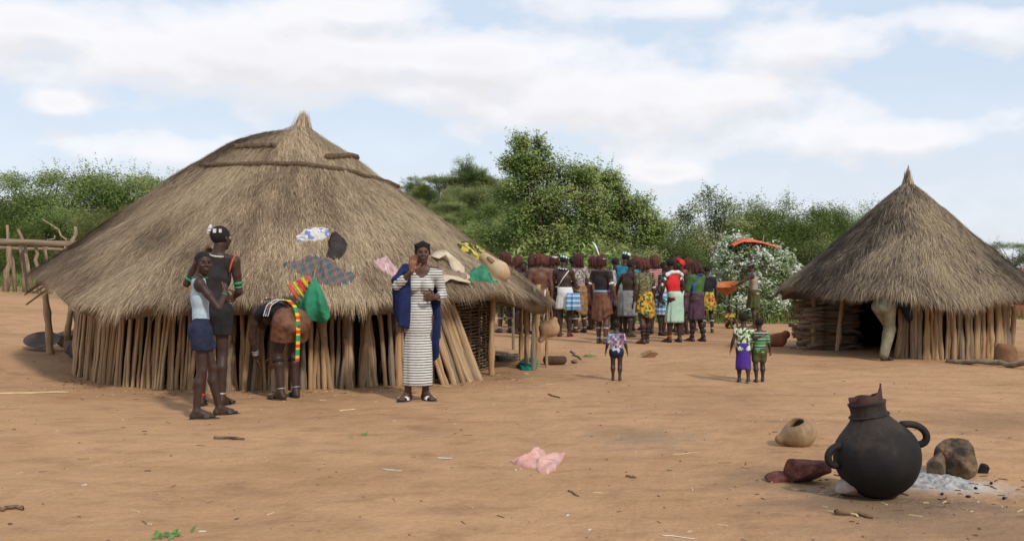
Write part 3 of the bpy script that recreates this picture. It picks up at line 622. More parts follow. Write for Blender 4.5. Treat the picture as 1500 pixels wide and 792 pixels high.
P = np.stack([np.stack([np.cos(th_) * 1.35, np.sin(th_) * 1.35, th_ * 0 - .1], -1) if i == 0 else np.stack([np.cos(th_) * 1.35, np.sin(th_) * 1.35, th_ * 0 + 1.3], -1) for i, th_ in ((0, np.linspace(d1 + .1, d0 + 2 * np.pi - 1.0, 50)), (1, np.linspace(d1 + .1, d0 + 2 * np.pi - 1.0, 50)))], 1)
obj('shade_liner', MB().grid(P).me('shade_liner', M_SHADE), hut2)  # added liner, its near-black colour paints the shade inside the hut
for (px, py, qx, qy, rr) in [(1226, 513, 1230, 438, .045), (1484, 520, 1486, 448, .05), (1249, 506, 1252, 488, .03)]:
    b = G(px, py); put_pole('eave_post', THICK[px % 14], hut2, b - [0, 0, .05], PX(qx, qy, b[1]), rr, H2.C, px)
ths = np.linspace(0, 2 * np.pi, 60); rr = H2.edge(ths) - .14; p = np.stack([rr * np.cos(ths) + H2.C[0], rr * np.sin(ths) + H2.C[1], H2.z(ths, rr) - .17], -1) - H2.C
obj('eave_beam', MB().tube(p, .022, 6).me('eave_beam', M_POLES[2]), hut2)
# ------------------------------------------------------------------ bodies: smooth distance fields -> one surface
def A(*v): return np.array(v, float)
def cone(a, b, ra, rb, k=.02, flat=None): return ('c', A(*a), A(*b), ra, rb, k, flat)
def ell(c, ax, rad, k=.02): return ('e', A(*c), np.asarray(ax, float), A(*rad), k, None, None)
def sdf_eval(P, p):
    if p[0] == 'c':
        _, a, b, ra, rb, k, flat = p; sc_ = 1.0
        if flat is not None:
            n, f = flat; P = P + n * ((P - a) @ n)[..., None] * (1 / f - 1); b = b + n * ((b - a) @ n) * (1 / f - 1); sc_ = (1 + f) / 2
        ba = b - a; t = np.clip(((P - a) @ ba) / (ba @ ba + 1e-12), 0, 1)
        return (np.linalg.norm(P - a - t[..., None] * ba, axis=-1) - (ra + t * (rb - ra))) * sc_
    _, c, ax, rad, k, _, _ = p
    q = (P - c) @ ax.T; k0 = np.linalg.norm(q / rad, axis=-1); k1 = np.linalg.norm(q / rad ** 2, axis=-1) + 1e-9
    return k0 * (k0 - 1) / k1
def bbox(p, off):
    if p[0] == 'c':
        r = max(p[3], p[4]) + off; return np.minimum(p[1], p[2]) - r, np.maximum(p[1], p[2]) + r
    e = np.abs(p[2].T) @ p[3] + off; return p[1] - e, p[1] + e
def surfnet(D, org, vx):
    s = D < 0; sh = np.array(D.shape) - 1
    C = [(i, j, k) for i in (0, 1) for j in (0, 1) for k in (0, 1)]
    cnt = sum(s[i:i + sh[0], j:j + sh[1], k:k + sh[2]].astype(np.int8) for i, j, k in C); mixed = (cnt > 0) & (cnt < 8)
    cells = np.argwhere(mixed); idx = np.full(mixed.shape, -1, np.int64); idx[mixed] = np.arange(len(cells))
    cv = [D[cells[:, 0] + i, cells[:, 1] + j, cells[:, 2] + k] for i, j, k in C]
    pos = np.zeros((len(cells), 3)); n = np.zeros(len(cells))
    for a in range(8):
        for b in range(a + 1, 8):
            if sum(abs(C[a][q] - C[b][q]) for q in range(3)) != 1: continue
            x = (cv[a] < 0) != (cv[b] < 0); t = cv[a][x] / (cv[a][x] - cv[b][x])
            pos[x] += np.array(C[a]) + t[:, None] * (np.array(C[b]) - np.array(C[a])); n[x] += 1
    V = org + vx * (cells + pos / n[:, None]); Q = []
    for ax in range(3):
        sl0 = [slice(None)] * 3; sl1 = [slice(None)] * 3; sl0[ax] = slice(0, -1); sl1[ax] = slice(1, None)
        a0, a1 = s[tuple(sl0)], s[tuple(sl1)]; e = np.argwhere(a0 != a1); o1, o2 = [(1, 2), (2, 0), (0, 1)][ax]
        ok = (e[:, o1] > 0) & (e[:, o2] > 0) & (e[:, o1] < sh[o1]) & (e[:, o2] < sh[o2]); e = e[ok]
        d1 = np.eye(3, dtype=int)[o1]; d2 = np.eye(3, dtype=int)[o2]
        q = np.stack([idx[tuple((e - d1 - d2).T)], idx[tuple((e - d2).T)], idx[tuple(e.T)], idx[tuple((e - d1).T)]], -1)
        fl = ~a0[tuple(e.T)]; q[fl] = q[fl][:, ::-1]; Q.append(q)
    return V, np.vstack(Q)
def sdf_mesh(prims, vx, off=0.0, cuts=(), minus=(), noise=0):
    lo = np.min([bbox(p, off)[0] for p in prims], 0) - 3 * vx; hi = np.max([bbox(p, off)[1] for p in prims], 0) + 3 * vx
    n = np.ceil((hi - lo) / vx).astype(int) + 1; D = np.full(n, .2, np.float64)
    for p in prims:
        k = p[5] if p[0] == 'c' else p[4]
        a, b = bbox(p, off + k + 2 * vx); i0 = np.clip(((a - lo) / vx).astype(int), 0, n - 1); i1 = np.clip(((b - lo) / vx).astype(int) + 2, 1, n)
        g = np.stack(np.meshgrid(*[lo[q] + vx * np.arange(i0[q], i1[q]) for q in range(3)], indexing='ij'), -1)
        d = sdf_eval(g, p) - off; sl = tuple(slice(i0[q], i1[q]) for q in range(3)); e = D[sl]
        h = np.clip(k - np.abs(e - d), 0, None) / k; D[sl] = np.minimum(e, d) - h * h * k * .25
    if cuts or minus or noise:
        g = np.stack(np.meshgrid(*[lo[q] + vx * np.arange(n[q]) for q in range(3)], indexing='ij'), -1)
        if noise:
            nm = np.abs(D) < noise + 2.5 * vx; D[nm] += noise * fbm(g[nm] / .05, 3, 2)
        for pt, nn in cuts: D = np.maximum(D, (g - A(*pt)) @ nrm(A(*nn)))
        for p in minus: D = np.maximum(D, -sdf_eval(g, p))
    return surfnet(D, lo, vx)
def unit_frame(f, up):
    f = nrm(f); x = nrm(np.cross(f, up)); u = np.cross(x, f); return x, f, u       # x = to the person's right-hand side... see use
M_SK = {}
def skin(tone):
    if tone not in M_SK:
        c = {'dark': (.072, .036, .025), 'mid': (.098, .050, .033), 'deep': (.050, .027, .0195), 'ochre': (.125, .056, .035)}[tone]
        t = NT('skin_' + tone); v = t.coord(); t.col(t.ramp(t.noise(v, 14, 5), [(.3, tuple(x * .78 for x in c)), (.7, tuple(x * 1.2 for x in c))])); t.rough(.5, .28)
        t.bump(t.noise(v, 180, 3), .12, .002); M_SK[tone] = t.m
    return M_SK[tone]
M_PALM = mat('palm_skin', (.26, .115, .068), (.19, .08, .046), 30, .55, .2, 120, .002); M_LIP = mat('lip_skin', (.095, .042, .034), None, 30, .4, 0)
M_EYE = mat('eye_white', (.7, .66, .6), (.6, .55, .5), 30, .25, 0, spec=.5); M_IRIS = mat('iris', (.015, .01, .008), None, 30, .2, 0, spec=.5)
M_OCHRE = mat('ochre_hair', (.14, .042, .026), (.06, .018, .012), 30, .6, .6, 120, .006); M_BLACKHAIR = mat('black_hair', (.012, .010, .009), (.02, .017, .015), 60, .8, .8, 160, .01)
M_DARKRED = mat('dark_red_hair', (.095, .028, .022), (.05, .014, .012), 30, .6, .6, 120, .006)
class Body:
    """joints in metres; the figure faces -Y, its right hand is at -X"""
    def __init__(s, H=1.65, hs=1.0, bulk=1.0, fem=False, tone='dark', vx=.0095, headyaw=0, headpitch=0, foot=(-8, 8), curl=.35, headroll=0, hips=1.0, **j):
        s.H, s.hs, s.bulk, s.fem, s.tone, s.vx = H, hs, bulk, fem, tone, vx
        D = dict(pelvis=(0, 0, .515), waist=(0, .004, .60), chest=(0, .008, .715), neck=(0, .014, .815),
                 shR=(-.098, .012, .80), shL=(.098, .012, .80), elR=(-.128, .022, .635), elL=(.128, .022, .635), wrR=(-.128, -.02, .492), wrL=(.128, -.02, .492),
                 hipR=(-.052, .005, .515), hipL=(.052, .005, .515), knR=(-.056, -.012, .285), knL=(.056, -.012, .285), anR=(-.055, .012, .045), anL=(.055, .012, .045))
        D.update({k: v for k, v in j.items() if k in D}); s.extra = {k: v for k, v in j.items() if k not in D}
        s.J = {k: A(*v) * H for k, v in D.items()}; J = s.J
        s.hh = .132 * H * hs
        nk = nrm(J['neck'] - J['chest']); hd = j.get('head'); ya, pi = R(headyaw), R(headpitch)
        s.hf = A(math.sin(ya) * math.cos(pi), -math.cos(ya) * math.cos(pi), math.sin(pi)); up0 = A(*s.extra.get('headup', (0, 0, 1)))
        s.hx = nrm(np.cross(s.hf, up0)); s.hu = np.cross(s.hx, s.hf)   # hx = figure's right
        s.hx = -s.hx                                                  # hx -> figure's left
        if headroll:
            c_, s_ = math.cos(R(headroll)), math.sin(R(headroll)); s.hx, s.hu = s.hx * c_ + s.hu * s_, s.hu * c_ - s.hx * s_
        s.hc = A(*hd) * H if hd is not None else J['neck'] + nk * .045 * H + s.hu * s.hh * .56 + s.hf * s.hh * .10
        s.curl, s.foot, s.hips = curl, foot, hips
    def hp(s, x, f, u): return s.hc + s.hh * (s.hx * x + s.hf * f + s.hu * u)
    def headprims(s):
        h = s.hh; ax = np.array([s.hx, s.hf, s.hu]); e = lambda c, r, k=.012: ell(s.hp(*c), ax, A(*r) * h, k)
        P = [e((0, -.07, .14), (.335, .41, .365)), e((0, .10, -.14), (.265, .30, .33), .02), e((0, .27, -.39), (.11, .09, .08), .02)]
        P += [cone(s.hp(-.15, .335, .12), s.hp(.15, .335, .12), .055 * h, .055 * h, .012), cone(s.hp(0, .385, .05), s.hp(0, .45, -.09), .03 * h, .05 * h, .008)]
        for q in (-1, 1):
            P += [e((q * .06, .41, -.11), (.05, .06, .04), .006), e((q * .35, -.03, -.01), (.035, .085, .12), .006), e((q * .19, .27, -.09), (.09, .1, .09), .012)]
        P += [e((0, .39, -.215), (.125, .055, .034), .004), e((0, .385, -.285), (.115, .06, .04), .004)]
        return P
    def hand(s, side, w, d, n, curl):
        """w wrist, d direction of hand, n palm normal (out of the palm)"""
        H = s.H * (.92 if s.hs > 1.15 else 1); d = nrm(d); n = nrm(n - d * (n @ d)); t = np.cross(d, n) * (1 if side == 'R' else -1)   # t towards thumb
        P = [cone(w, w + d * .05 * H, .0135 * H, .021 * H, .006, (n, .55)), cone(w + d * .03 * H + t * .008 * H, w + d * .056 * H + t * .012 * H, .014 * H, .013 * H, .005, (n, .6)), cone(w + d * .03 * H - t * .008 * H, w + d * .054 * H - t * .013 * H, .014 * H, .012 * H, .005, (n, .6))]
        for i, (off, L) in enumerate([(.0185, .041), (.006, .046), (-.0065, .043), (-.0185, .034)]):
            p = w + (d * (.060 - .002 * i) + t * off) * H; a = curl * .35; spread = off * 2.2
            for k, (f, r0, r1) in enumerate([(.45, .0062, .0056), (.32, .0056, .005), (.26, .005, .0042)]):
                dd = nrm(d * math.cos(a) + n * math.sin(a) + t * spread); q = p + dd * L * f * H
                P.append(cone(p, q, r0 * H, r1 * H, .0025)); p = q; a += curl * .8
        p = w + (d * .018 + t * .016 + n * .004) * H; q = p + nrm(d * .55 + t * .8 + n * (.2 + curl * .3)) * .026 * H
        P.append(cone(p, q, .0095 * H, .0075 * H, .006)); P.append(cone(q, q + nrm(d * .9 + t * .4 + n * curl * .6) * .026 * H, .007 * H, .0052 * H, .003)); return P
    def prims(s):
        H, J, b = s.H, s.J, s.bulk; P = []; yax = lambda: A(0, 1, 0)
        lat = nrm(J['shL'] - J['shR']); latp = nrm(J['hipL'] - J['hipR'])
        sp1 = nrm(J['chest'] - J['waist']); fw = nrm(np.cross(sp1, lat)); fwp = nrm(np.cross(nrm(J['waist'] - J['pelvis']), latp))
        s.fw, s.fwp, s.lat = fw, fwp, lat      # fw = backwards
        T = [cone(J['pelvis'] + (J['pelvis'] - J['waist']) * .15, J['waist'], .083 * H * b * s.hips, .070 * H * b, .03, (fwp, .70)), cone(J['waist'], J['chest'], .069 * H * b, .086 * H * b, .03, (fw, .66)),
             cone(J['chest'], J['neck'] - sp1 * .02 * H, .086 * H * b, .05 * H * b, .03, (fw, .62)), cone((J['shR'] * .92 + J['neck'] * .08) - sp1 * .02 * H, (J['shL'] * .92 + J['neck'] * .08) - sp1 * .02 * H, .036 * H * b, .036 * H * b, .03),
             cone(J['neck'], J['shR'] + sp1 * .004 * H, .036 * H, .028 * H, .03), cone(J['neck'], J['shL'] + sp1 * .004 * H, .036 * H, .028 * H, .03)]
        for q in (-1, 1):
            T.append(ell(J['pelvis'] + latp * q * .036 * H + fwp * .028 * H - A(0, 0, .005 * H), np.eye(3), A(.05, .05, .055) * H * b * s.hips, .03))
            if s.fem: T.append(ell(J['chest'] + lat * q * .042 * H - fw * .05 * H - sp1 * .004 * H, np.eye(3), A(.037, .034, .036) * H, .02))
        s.T = T; P += T
        s.N = [cone(J['neck'], s.hc - s.hu * s.hh * .28 - s.hf * s.hh * .08, .035 * H * (.85 + .15 * s.hs), .032 * H * (.8 + .2 * s.hs), .02)]
        P += s.N + s.headprims(); s.L = {}; s.Ar = {}
        for sd in 'RL':
            hp_, kn, an = J['hip' + sd], J['kn' + sd], J['an' + sd]; back = fwp
            cm = kn + (an - kn) * .3 + back * .012 * H
            L = [cone(hp_, kn, .051 * H * b, .031 * H * b, .025), cone(kn, cm, .030 * H * b, .034 * H * b, .02), cone(cm, an, .033 * H * b, .0205 * H, .02)]
            ang = R(s.foot[0 if sd == 'R' else 1]); fd = nrm(A(math.sin(ang), -math.cos(ang), 0))
            z0 = an[2] - .045 * H; fk = s.extra.get('footpitch' + sd, 0); s_p, c_p = math.sin(R(fk)), math.cos(R(fk)); hl = A(an[0], an[1], z0 + .02 * H) - fd * .018 * H
            fdir = fd * c_p - A(0, 0, 1) * s_p
            ball = hl + fdir * .092 * H - A(0, 0, .004 * H) * c_p; toe = ball + fd * .032 * H - A(0, 0, .002 * H)
            L += [cone(an, hl, .021 * H, .021 * H, .015), cone(an, ball, .022 * H, .0165 * H, .015), cone(hl, ball, .02 * H, .0185 * H, .012)]
            lt = A(-fd[1], fd[0], 0)
            for i, o in enumerate((-.016, -.006, .004, .015)): L.append(cone(ball + lt * o * H, toe + lt * o * 1.15 * H - fd * abs(o) * .25 * H, .0085 * H, .007 * H, .003))
            s.L[sd] = L; P += L; s.extra['fd' + sd] = fd; s.extra['hl' + sd] = hl; s.extra['toe' + sd] = toe
            sh, el, wr = J['sh' + sd], J['el' + sd], J['wr' + sd]; m = sh + (el - sh) * .45
            ar = [cone(sh, m, .031 * H * b, .027 * H * b, .02), cone(m, el, .027 * H * b, .0215 * H * b, .015), cone(el, el + (wr - el) * .3, .0215 * H * b, .0225 * H * b, .012), cone(el + (wr - el) * .3, wr, .0225 * H * b, .0145 * H, .012)]
            d = A(*s.extra['hd' + sd]) if 'hd' + sd in s.extra else wr - el; n = A(*s.extra['pn' + sd]) if 'pn' + sd in s.extra else (-lat if sd == 'L' else lat) * .8 + A(0, .3, 0)
            s.Ar[sd] = ar; P += ar + s.hand(sd, wr, d, n, s.extra.get('curl' + sd, s.curl))
        return P
    def build(s, label, loc, yaw=0, group=None, cat='person', name='person'):
        V, Q = sdf_mesh(s.prims(), s.vx); h = s.hh
        # sockets
        for q in (-1, 1):
            c = s.hp(q * .15, .375, .045); d = np.linalg.norm((V - c) * 1.0, axis=1); w = np.clip(1 - d / (.13 * h), 0, 1) ** .8
            V = V - s.hf * (w * .035 * h)[:, None]
        ctr = V[Q].mean(1); mi = np.zeros(len(Q), int); Nn = np.cross(V[Q[:, 1]] - V[Q[:, 0]], V[Q[:, 2]] - V[Q[:, 0]]); Nn = nrm(Nn)
        for sd in 'RL':
            w_ = s.J['wr' + sd]; d = nrm(A(*s.extra['hd' + sd]) if 'hd' + sd in s.extra else w_ - s.J['el' + sd]); n = nrm(A(*s.extra['pn' + sd]) if 'pn' + sd in s.extra else (-s.lat if sd == 'L' else s.lat) * .8 + A(0, .3, 0))
            rel = ctr - w_; a = rel @ d; k = (a > .008 * s.H) & (a < .12 * s.H) & (np.linalg.norm(rel - a[:, None] * d, axis=1) < .055 * s.H) & (Nn @ n > .15); mi[k] = 1
        q = (ctr - s.hc) / h; k = (np.abs(q @ s.hx) < .12) & (q @ s.hf > .375) & (q @ s.hu < -.185) & (q @ s.hu > -.325); mi[k] = 2
        o = obj(name, mesh('body', V, Q, [skin(s.tone), M_PALM, M_LIP], True, mi), None, loc, yaw, label, cat, group); s.o = o
        for q in (-1, 1):
            e = MB(); c = s.hp(q * .15, .300, .04); rr = .068 * h; th = np.linspace(0, np.pi, 9); ph = np.linspace(0, 2 * np.pi, 14, endpoint=False)
            T_, Ph = np.meshgrid(th, ph, indexing='ij'); Pp = c + rr * (np.cos(T_)[..., None] * s.hf + np.sin(T_)[..., None] * (np.cos(Ph)[..., None] * s.hx + np.sin(Ph)[..., None] * s.hu * .45))
            e.grid(Pp, cv=True); me = e.me('eye', [M_EYE, M_IRIS]); mi2 = np.zeros(len(me.polygons), int); mi2[:14 * 3] = 1; me.polygons.foreach_set('material_index', mi2); obj('eye', me, o)
        return o
    # ---- things worn
    def part(s, name, me, label=None): return obj(name, me, s.o, label=label)
    def garment(s, name, prims, m, off=.008, cuts=(), minus=(), vx=None, noise=.009):
        V, Q = sdf_mesh(prims, vx or max(s.vx * 1.1, .008), off, cuts, minus, noise); return s.part(name, mesh(name, V, Q, m))
    def top(s, m, off=.009, zlo=None, zhi=None, sleeves=0, neck=1.0, name='top', deep=.075, extra_cuts=(), strap=None):
        H, J = s.H, s.J; up = nrm(J['neck'] - J['waist']); pr = list(s.T)
        for sd in 'RL':
            if sleeves:
                for i, a in enumerate(s.Ar[sd]):
                    t0, t1 = [(0, .45), (.45, 1), (1, 1.3), (1.3, 2)][i]
                    if t0 >= sleeves: break
                    f = min(1, (sleeves - t0) / (t1 - t0)); pr.append(cone(a[1], a[1] + (a[2] - a[1]) * f, a[3] * 1.08, (a[3] + (a[4] - a[3]) * f) * 1.12, .015))
        lo = J['pelvis'] + (J['waist'] - J['pelvis']) * (zlo or 0)
        cuts = [(lo, -up), (J['neck'] + up * .012 * H, up)] + list(extra_cuts)
        minus = [ell(J['neck'] + up * .035 * H - s.fw * .02 * H, np.array([s.lat, s.fw, up]), A(.05 * neck, .06 * neck, deep) * H)]
        if not sleeves:
            for sd, q in (('R', -1), ('L', 1)):
                c = J['sh' + sd] + s.lat * q * .022 * H - up * .03 * H; minus.append(ell(c, np.array([s.lat, s.fw, up]), A(.045 if strap is None else strap, .09, .07) * H))
        return s.garment(name, pr, m, off, cuts, minus)
    def tubepart(s, name, pts, rad, m, n=8, label=None): return s.part(name, MB().tube(pts, rad, n).me(name, m), label)
    def ring(s, name, c, axis, r, th, m, n=18, flat=None, width=None):
        axis = nrm(axis); u = nrm(np.cross(axis, A(.31, .87, .41))); v = np.cross(axis, u); t = np.linspace(0, 2 * np.pi, n, endpoint=False); w = (width or th)
        cs = np.linspace(0, 2 * np.pi, 6, endpoint=False); P = np.array([[c + (u * math.cos(a) + v * math.sin(a)) * (r + th * math.cos(b)) + axis * w * math.sin(b) for b in cs] for a in t])
        return s.part(name, MB().grid(P, cu=True, cv=True).me(name, m))
    def band(s, sd, seg, t, m, name='armband', width=.012):
        a, b = {'u': ('sh', 'el'), 'f': ('el', 'wr'), 'k': ('kn', 'an'), 't': ('hip', 'kn')}[seg]; a, b = s.J[a + sd], s.J[b + sd]; b_ = s.bulk
        rr = {'u': .0295 - .007 * t, 'f': .0235 - .008 * t, 'k': .037 - .016 * t, 't': .05 - .018 * t}[seg] * s.H * b_ + .003; c = a + (b - a) * t
        if seg == 'k': c = c + s.fwp * .012 * s.H * (1 - abs(t - .3) / .7)
        return s.ring(name, c, b - a, rr, .004, m, width=width)
    def neckring(s, m, r=.052, name='necklace', th=.007, dz=.0, n=20):
        up = nrm(s.hc - s.J['neck']); return s.ring(name, s.J['neck'] + up * (.018 + dz) * s.H, up - s.fw * -.25, r * s.H, th, m, n)
    def hair(s, m, kind='cap', grow=.03, line=.1, name='hair', bottom=-.42, wide=1.0):
        h = s.hh
        if kind == 'cap':
            ax = np.array([s.hx, s.hf, s.hu]); pr = [ell(s.hp(0, -.07, .14), ax, A(.335 + grow, .41 + grow, .365 + grow) * h, .01)]
            V, Q = sdf_mesh(pr, max(s.vx * .8, .006), 0, [(s.hp(0, .3, line + .12), s.hf * .75 - s.hu * .75), (s.hp(0, 0, -.16), -s.hu + s.hf * .2)], (), .005)
            return s.part(name, mesh(name, V, Q, m))
        nt, nz = 104, 14; th = np.linspace(0, 2 * np.pi, nt, endpoint=False); t = np.linspace(0, 1, nz)
        TH, T_ = np.meshgrid(th, t, indexing='ij'); front = np.clip(np.cos(TH), 0, 1)      # 0 = facing direction
        rr = np.random.default_rng(int(s.H * 1000)); zb = bottom + (.19 - bottom) * sm(.55, .85, np.cos(TH)) + (rr.random(nt) * .12)[:, None]
        ztop = .56; z = ztop - (ztop - zb) * T_ ** 1.25
        rad = np.sqrt(np.clip(1 - ((z - .1) / .47).clip(0, 1) ** 2, 0, 1)); rad = np.where(z < .1, 1 + .10 * (.1 - z), rad) * wide * (1 - .12 * sm(.72, 1, T_))
        gr = 1 + .10 * np.abs(np.sin(TH * 15 + 2 * np.sin(z * 3))) * sm(0, .25, T_)
        P = s.hc + h * ((.40 * rad * gr * np.sin(TH))[..., None] * s.hx + (-.06 + .47 * rad * gr * np.cos(TH))[..., None] * s.hf + z[..., None] * s.hu)
        P = s.hc + (P - s.hc) * .94; inn = s.hc + (P - s.hc) * .9; PP = np.concatenate([P, inn[:, ::-1]], 1); mb = MB().grid(PP, cu=True)
        for k in range(64):    # loose twisted strands over the cap of hair
            a = rr.random() * 6.283; c_ = math.cos(a); b_ = (bottom - .10 * rr.random() - .05) if c_ < .62 else .12 + .1 * rr.random(); fl = 1 + .16 * rr.random()
            zz_ = np.linspace(.55, b_, 7); ra_ = np.sqrt(np.clip(1 - ((zz_ - .1) / .48).clip(0, 1) ** 2, .02, 1)) * wide * np.where(zz_ < .1, 1 + (fl - 1) * (.1 - zz_) * 2, 1); aa = a + rr.normal() * .12 * np.linspace(0, 1, 7)
            mb.tube([s.hc + h * (s.hx * .415 * q * math.sin(w_) + s.hf * (-.06 + .485 * q * math.cos(w_)) + s.hu * z_) for q, z_, w_ in zip(ra_, zz_, aa)], np.array([.018, .024, .026, .026, .026, .024, .012]) * h * 1.25, 5)
        return s.part(name, mb.me(name, m))
    def skirt(s, m, z0=.60, z1=.3, rx=(.085, .11), ry=(.068, .085), folds=9, amp=.05, name='skirt', cx=0, dip=None, seed=0, thick=.006, open_=None, nz=14):
        H = s.H; nt = 88; th = np.linspace(0, 2 * np.pi, nt, endpoint=False); t = np.linspace(0, 1, nz); TH, T_ = np.meshgrid(th, t, indexing='ij')
        ph = seed * 1.7; w = 1 + amp * T_ * (np.sin(TH * folds + ph + 1.5 * np.sin(TH * 2 + ph)) * .7 + .5 * np.sin(TH * (folds * 2 - 3) + 2 * ph))
        RX = (rx[0] + (rx[1] - rx[0]) * sm(0, .8, T_) ** .8) * H * w; RY = (ry[0] + (ry[1] - ry[0]) * sm(0, .8, T_) ** .8) * H * w
        zz_ = z0 + (z1 - z0) * T_; hc_ = sm(.64, .55, zz_) * sm(.36, .46, zz_); RX = np.maximum(RX, (.078 + .018 * hc_) * H * s.hips * (.5 + .5 * s.bulk)); RY = np.maximum(RY, (.060 + .027 * hc_) * H * s.hips * (.5 + .5 * s.bulk))
        if dip is not None: zz_ = zz_ - dip * T_ * np.clip(np.sin(TH + ph * 0), 0, 1) ** 2     # longer behind (+Y)
        kx = (s.J['knR'][0] + s.J['knL'][0]) / 2; ky = (s.J['knR'][1] + s.J['knL'][1]) / 2; w0, p0_ = s.J['waist'], s.J['pelvis']; zk = [s.J['knR'][2], p0_[2] - .02 * H, p0_[2] + .03 * H, w0[2]]; X = np.interp(zz_ * H, zk, [kx * .6 + p0_[0] * .4, p0_[0], p0_[0], w0[0]]) + RX * np.cos(TH); Y = np.interp(zz_ * H, zk, [ky * .4 + p0_[1] * .6, p0_[1] + .004 * H, p0_[1] + .004 * H, w0[1]]) + RY * np.sin(TH)
        P = np.stack([X, Y, zz_ * H], -1); ce = np.stack([X - RX * np.cos(TH), Y - RY * np.sin(TH), zz_ * H], -1); inn = P + nrm(ce - P) * thick; PP = np.concatenate([inn[:, :1], P, inn[:, ::-1]], 1)
        return s.part(name, MB().grid(PP, cu=True).me(name, m))
    def sandals(s, m, strap=None, raise_=0):
        for sd in 'RL':
            fd, hl, toe = s.extra['fd' + sd], s.extra['hl' + sd], s.extra['toe' + sd]; lt = A(-fd[1], fd[0], 0); H = s.H; t = np.linspace(0, 2 * np.pi, 28, endpoint=False)
            L = np.linalg.norm((toe - hl)[:2]) + .055 * H * .8; mid = (hl + toe) / 2; base = s.J['an' + sd][2] - .045 * H
            pr = np.stack([np.cos(t) * L / 2 * 1.04, np.sin(t) * (.031 + .005 * np.cos(t)) * H], -1)
            ring_ = lambda z, k: np.array([mid * A(1, 1, 0) + fd * a * k + lt * b * k + A(0, 0, z) for a, b in pr])
            P = np.stack([ring_(base - .006, .05), ring_(base - .006, .97), ring_(base + .002, 1), ring_(base + .008, .98), ring_(base + .008, .05)], 1)
            so = s.part('sandal', MB().grid(P, cu=True).me('sandal', m))
            if strap is not None:
                c = hl + (toe - hl) * .62; a = np.linspace(-.15, np.pi + .15, 13); arc = lambda f, r: np.array([c + fd * f + lt * math.cos(q) * r + A(0, 0, 1) * (math.sin(q) * r * .62 - .006) for q in a])
                r0 = .031 * H; Pp = np.stack([arc(-.028, r0 + .005), arc(-.028, r0 + .009), arc(.022, r0 * .93 + .009), arc(.022, r0 * .93 + .003)], 1); obj('strap', MB().grid(Pp, cv=True).me('strap', strap), so)
# ------------------------------------------------------------------ people
W_ = (.72, .70, .66); K_ = (.018, .017, .018)
M_STRIPE = stripes('striped_jersey', [((.66, .64, .60), .0185), (K_, .0085)], 2, wear=.25); M_NAVY = mat('navy_cloth', (.014, .024, .10), (.007, .011, .038), 9, .85, .5, 30, .01)
M_BLKCLOTH = mat('black_cloth', (.022, .02, .022), (.012, .011, .013), 12, .85, .4); M_VEST = stripes('blue_striped_vest', [((.36, .50, .60), .012), ((.62, .70, .74), .006)], 2, wear=.3)
M_NAVYSH = mat('navy_shorts', (.022, .028, .06), (.012, .015, .032), 12, .85, .4); M_CHAR = mat('charcoal_top', (.035, .028, .028), (.02, .017, .018), 15, .8, .4)
M_ORANGE = mat('orange_trim', (.62, .10, .04), None, 20, .7, .2); M_WHITE = mat('white_cloth', (.70, .69, .67), (.55, .54, .53), 12, .85, .4, 25, .008); M_BEAD = mat('white_beads', (.74, .72, .66), (.35, .3, .25), 90, .4, .5, 90, .006)
M_GREENB = mat('green_beads', (.03, .30, .12), (.02, .16, .07), 70, .5, .3); M_REDB = mat('red_beads', (.55, .05, .03), None, 70, .5, .3); M_LEATHER = mat('goat_leather', (.19, .078, .038), (.085, .034, .02), 12, .6, .6, 30, .012, spec=.3)
M_TANL = mat('tan_hide', (.34, .20, .10), (.17, .09, .045), 12, .75, .5, 30, .01); M_SOLE = mat('dark_rubber', (.045, .036, .03), (.09, .07, .055), 20, .8, .4); M_SILVER = mat('grey_metal_ring', (.42, .41, .40), (.2, .19, .19), 40, .35, .2, spec=.6)
M_RIB = stripes('ribbon_blocks', [((.72, .50, .03), .03), ((.03, .30, .10), .06), ((.72, .50, .03), .02), ((.60, .06, .03), .035)], 2, wear=.15)
M_RIBX = stripes('bead_rows', [((.6, .05, .03), .02), ((.05, .22, .42), .02), ((.70, .68, .62), .015), ((.03, .25, .1), .015)], 0); M_GREY = mat('grey_skirt_cloth', (.25, .245, .24), (.15, .15, .15), 14, .9, .4); M_PURPLE = mat('purple_cloth', (.085, .035, .30), (.05, .02, .17), 10, .85, .5, 25, .008)
M_DOTS = spots('dotted_shirt', [(.16, .12, .11), (.45, .42, .38), (.10, .07, .07), (.36, .31, .28)], 38); M_CAMO = spots('olive_leaf_print', [(.09, .085, .04), (.22, .18, .10), (.05, .05, .03), (.16, .15, .07)], 30)
M_CHECK = spots('yellow_check_cloth', [(.48, .29, .03), (.07, .16, .04), (.42, .12, .03), (.52, .34, .05), (.05, .05, .03)], 24, rnd=.25); M_REDV = mat('red_vest_cloth', (.66, .028, .032), (.48, .02, .025), 10, .8, .3); M_MINT = mat('mint_cloth', (.42, .60, .47), (.33, .49, .38), 10, .85, .4, 22, .01)
M_GREENT = mat('green_shirt_cloth', (.075, .16, .04), (.045, .10, .03), 12, .85, .4); M_BLUESC = mat('blue_scarf_cloth', (.05, .09, .38), (.03, .05, .2), 14, .85, .4); M_PLUM = mat('plum_cloth', (.10, .045, .075), (.05, .025, .04), 12, .85, .4); M_TEALT = mat('teal_top', (.03, .28, .40), (.02, .17, .26), 12, .8, .3)
M_REDST = stripes('red_white_stripes', [((.50, .07, .05), .02), ((.68, .62, .56), .012), ((.12, .03, .03), .014)], 2); M_BLUEST = stripes('blue_white_cloth', [((.10, .28, .52), .05), ((.60, .64, .68), .03), ((.22, .40, .58), .02)], 2)
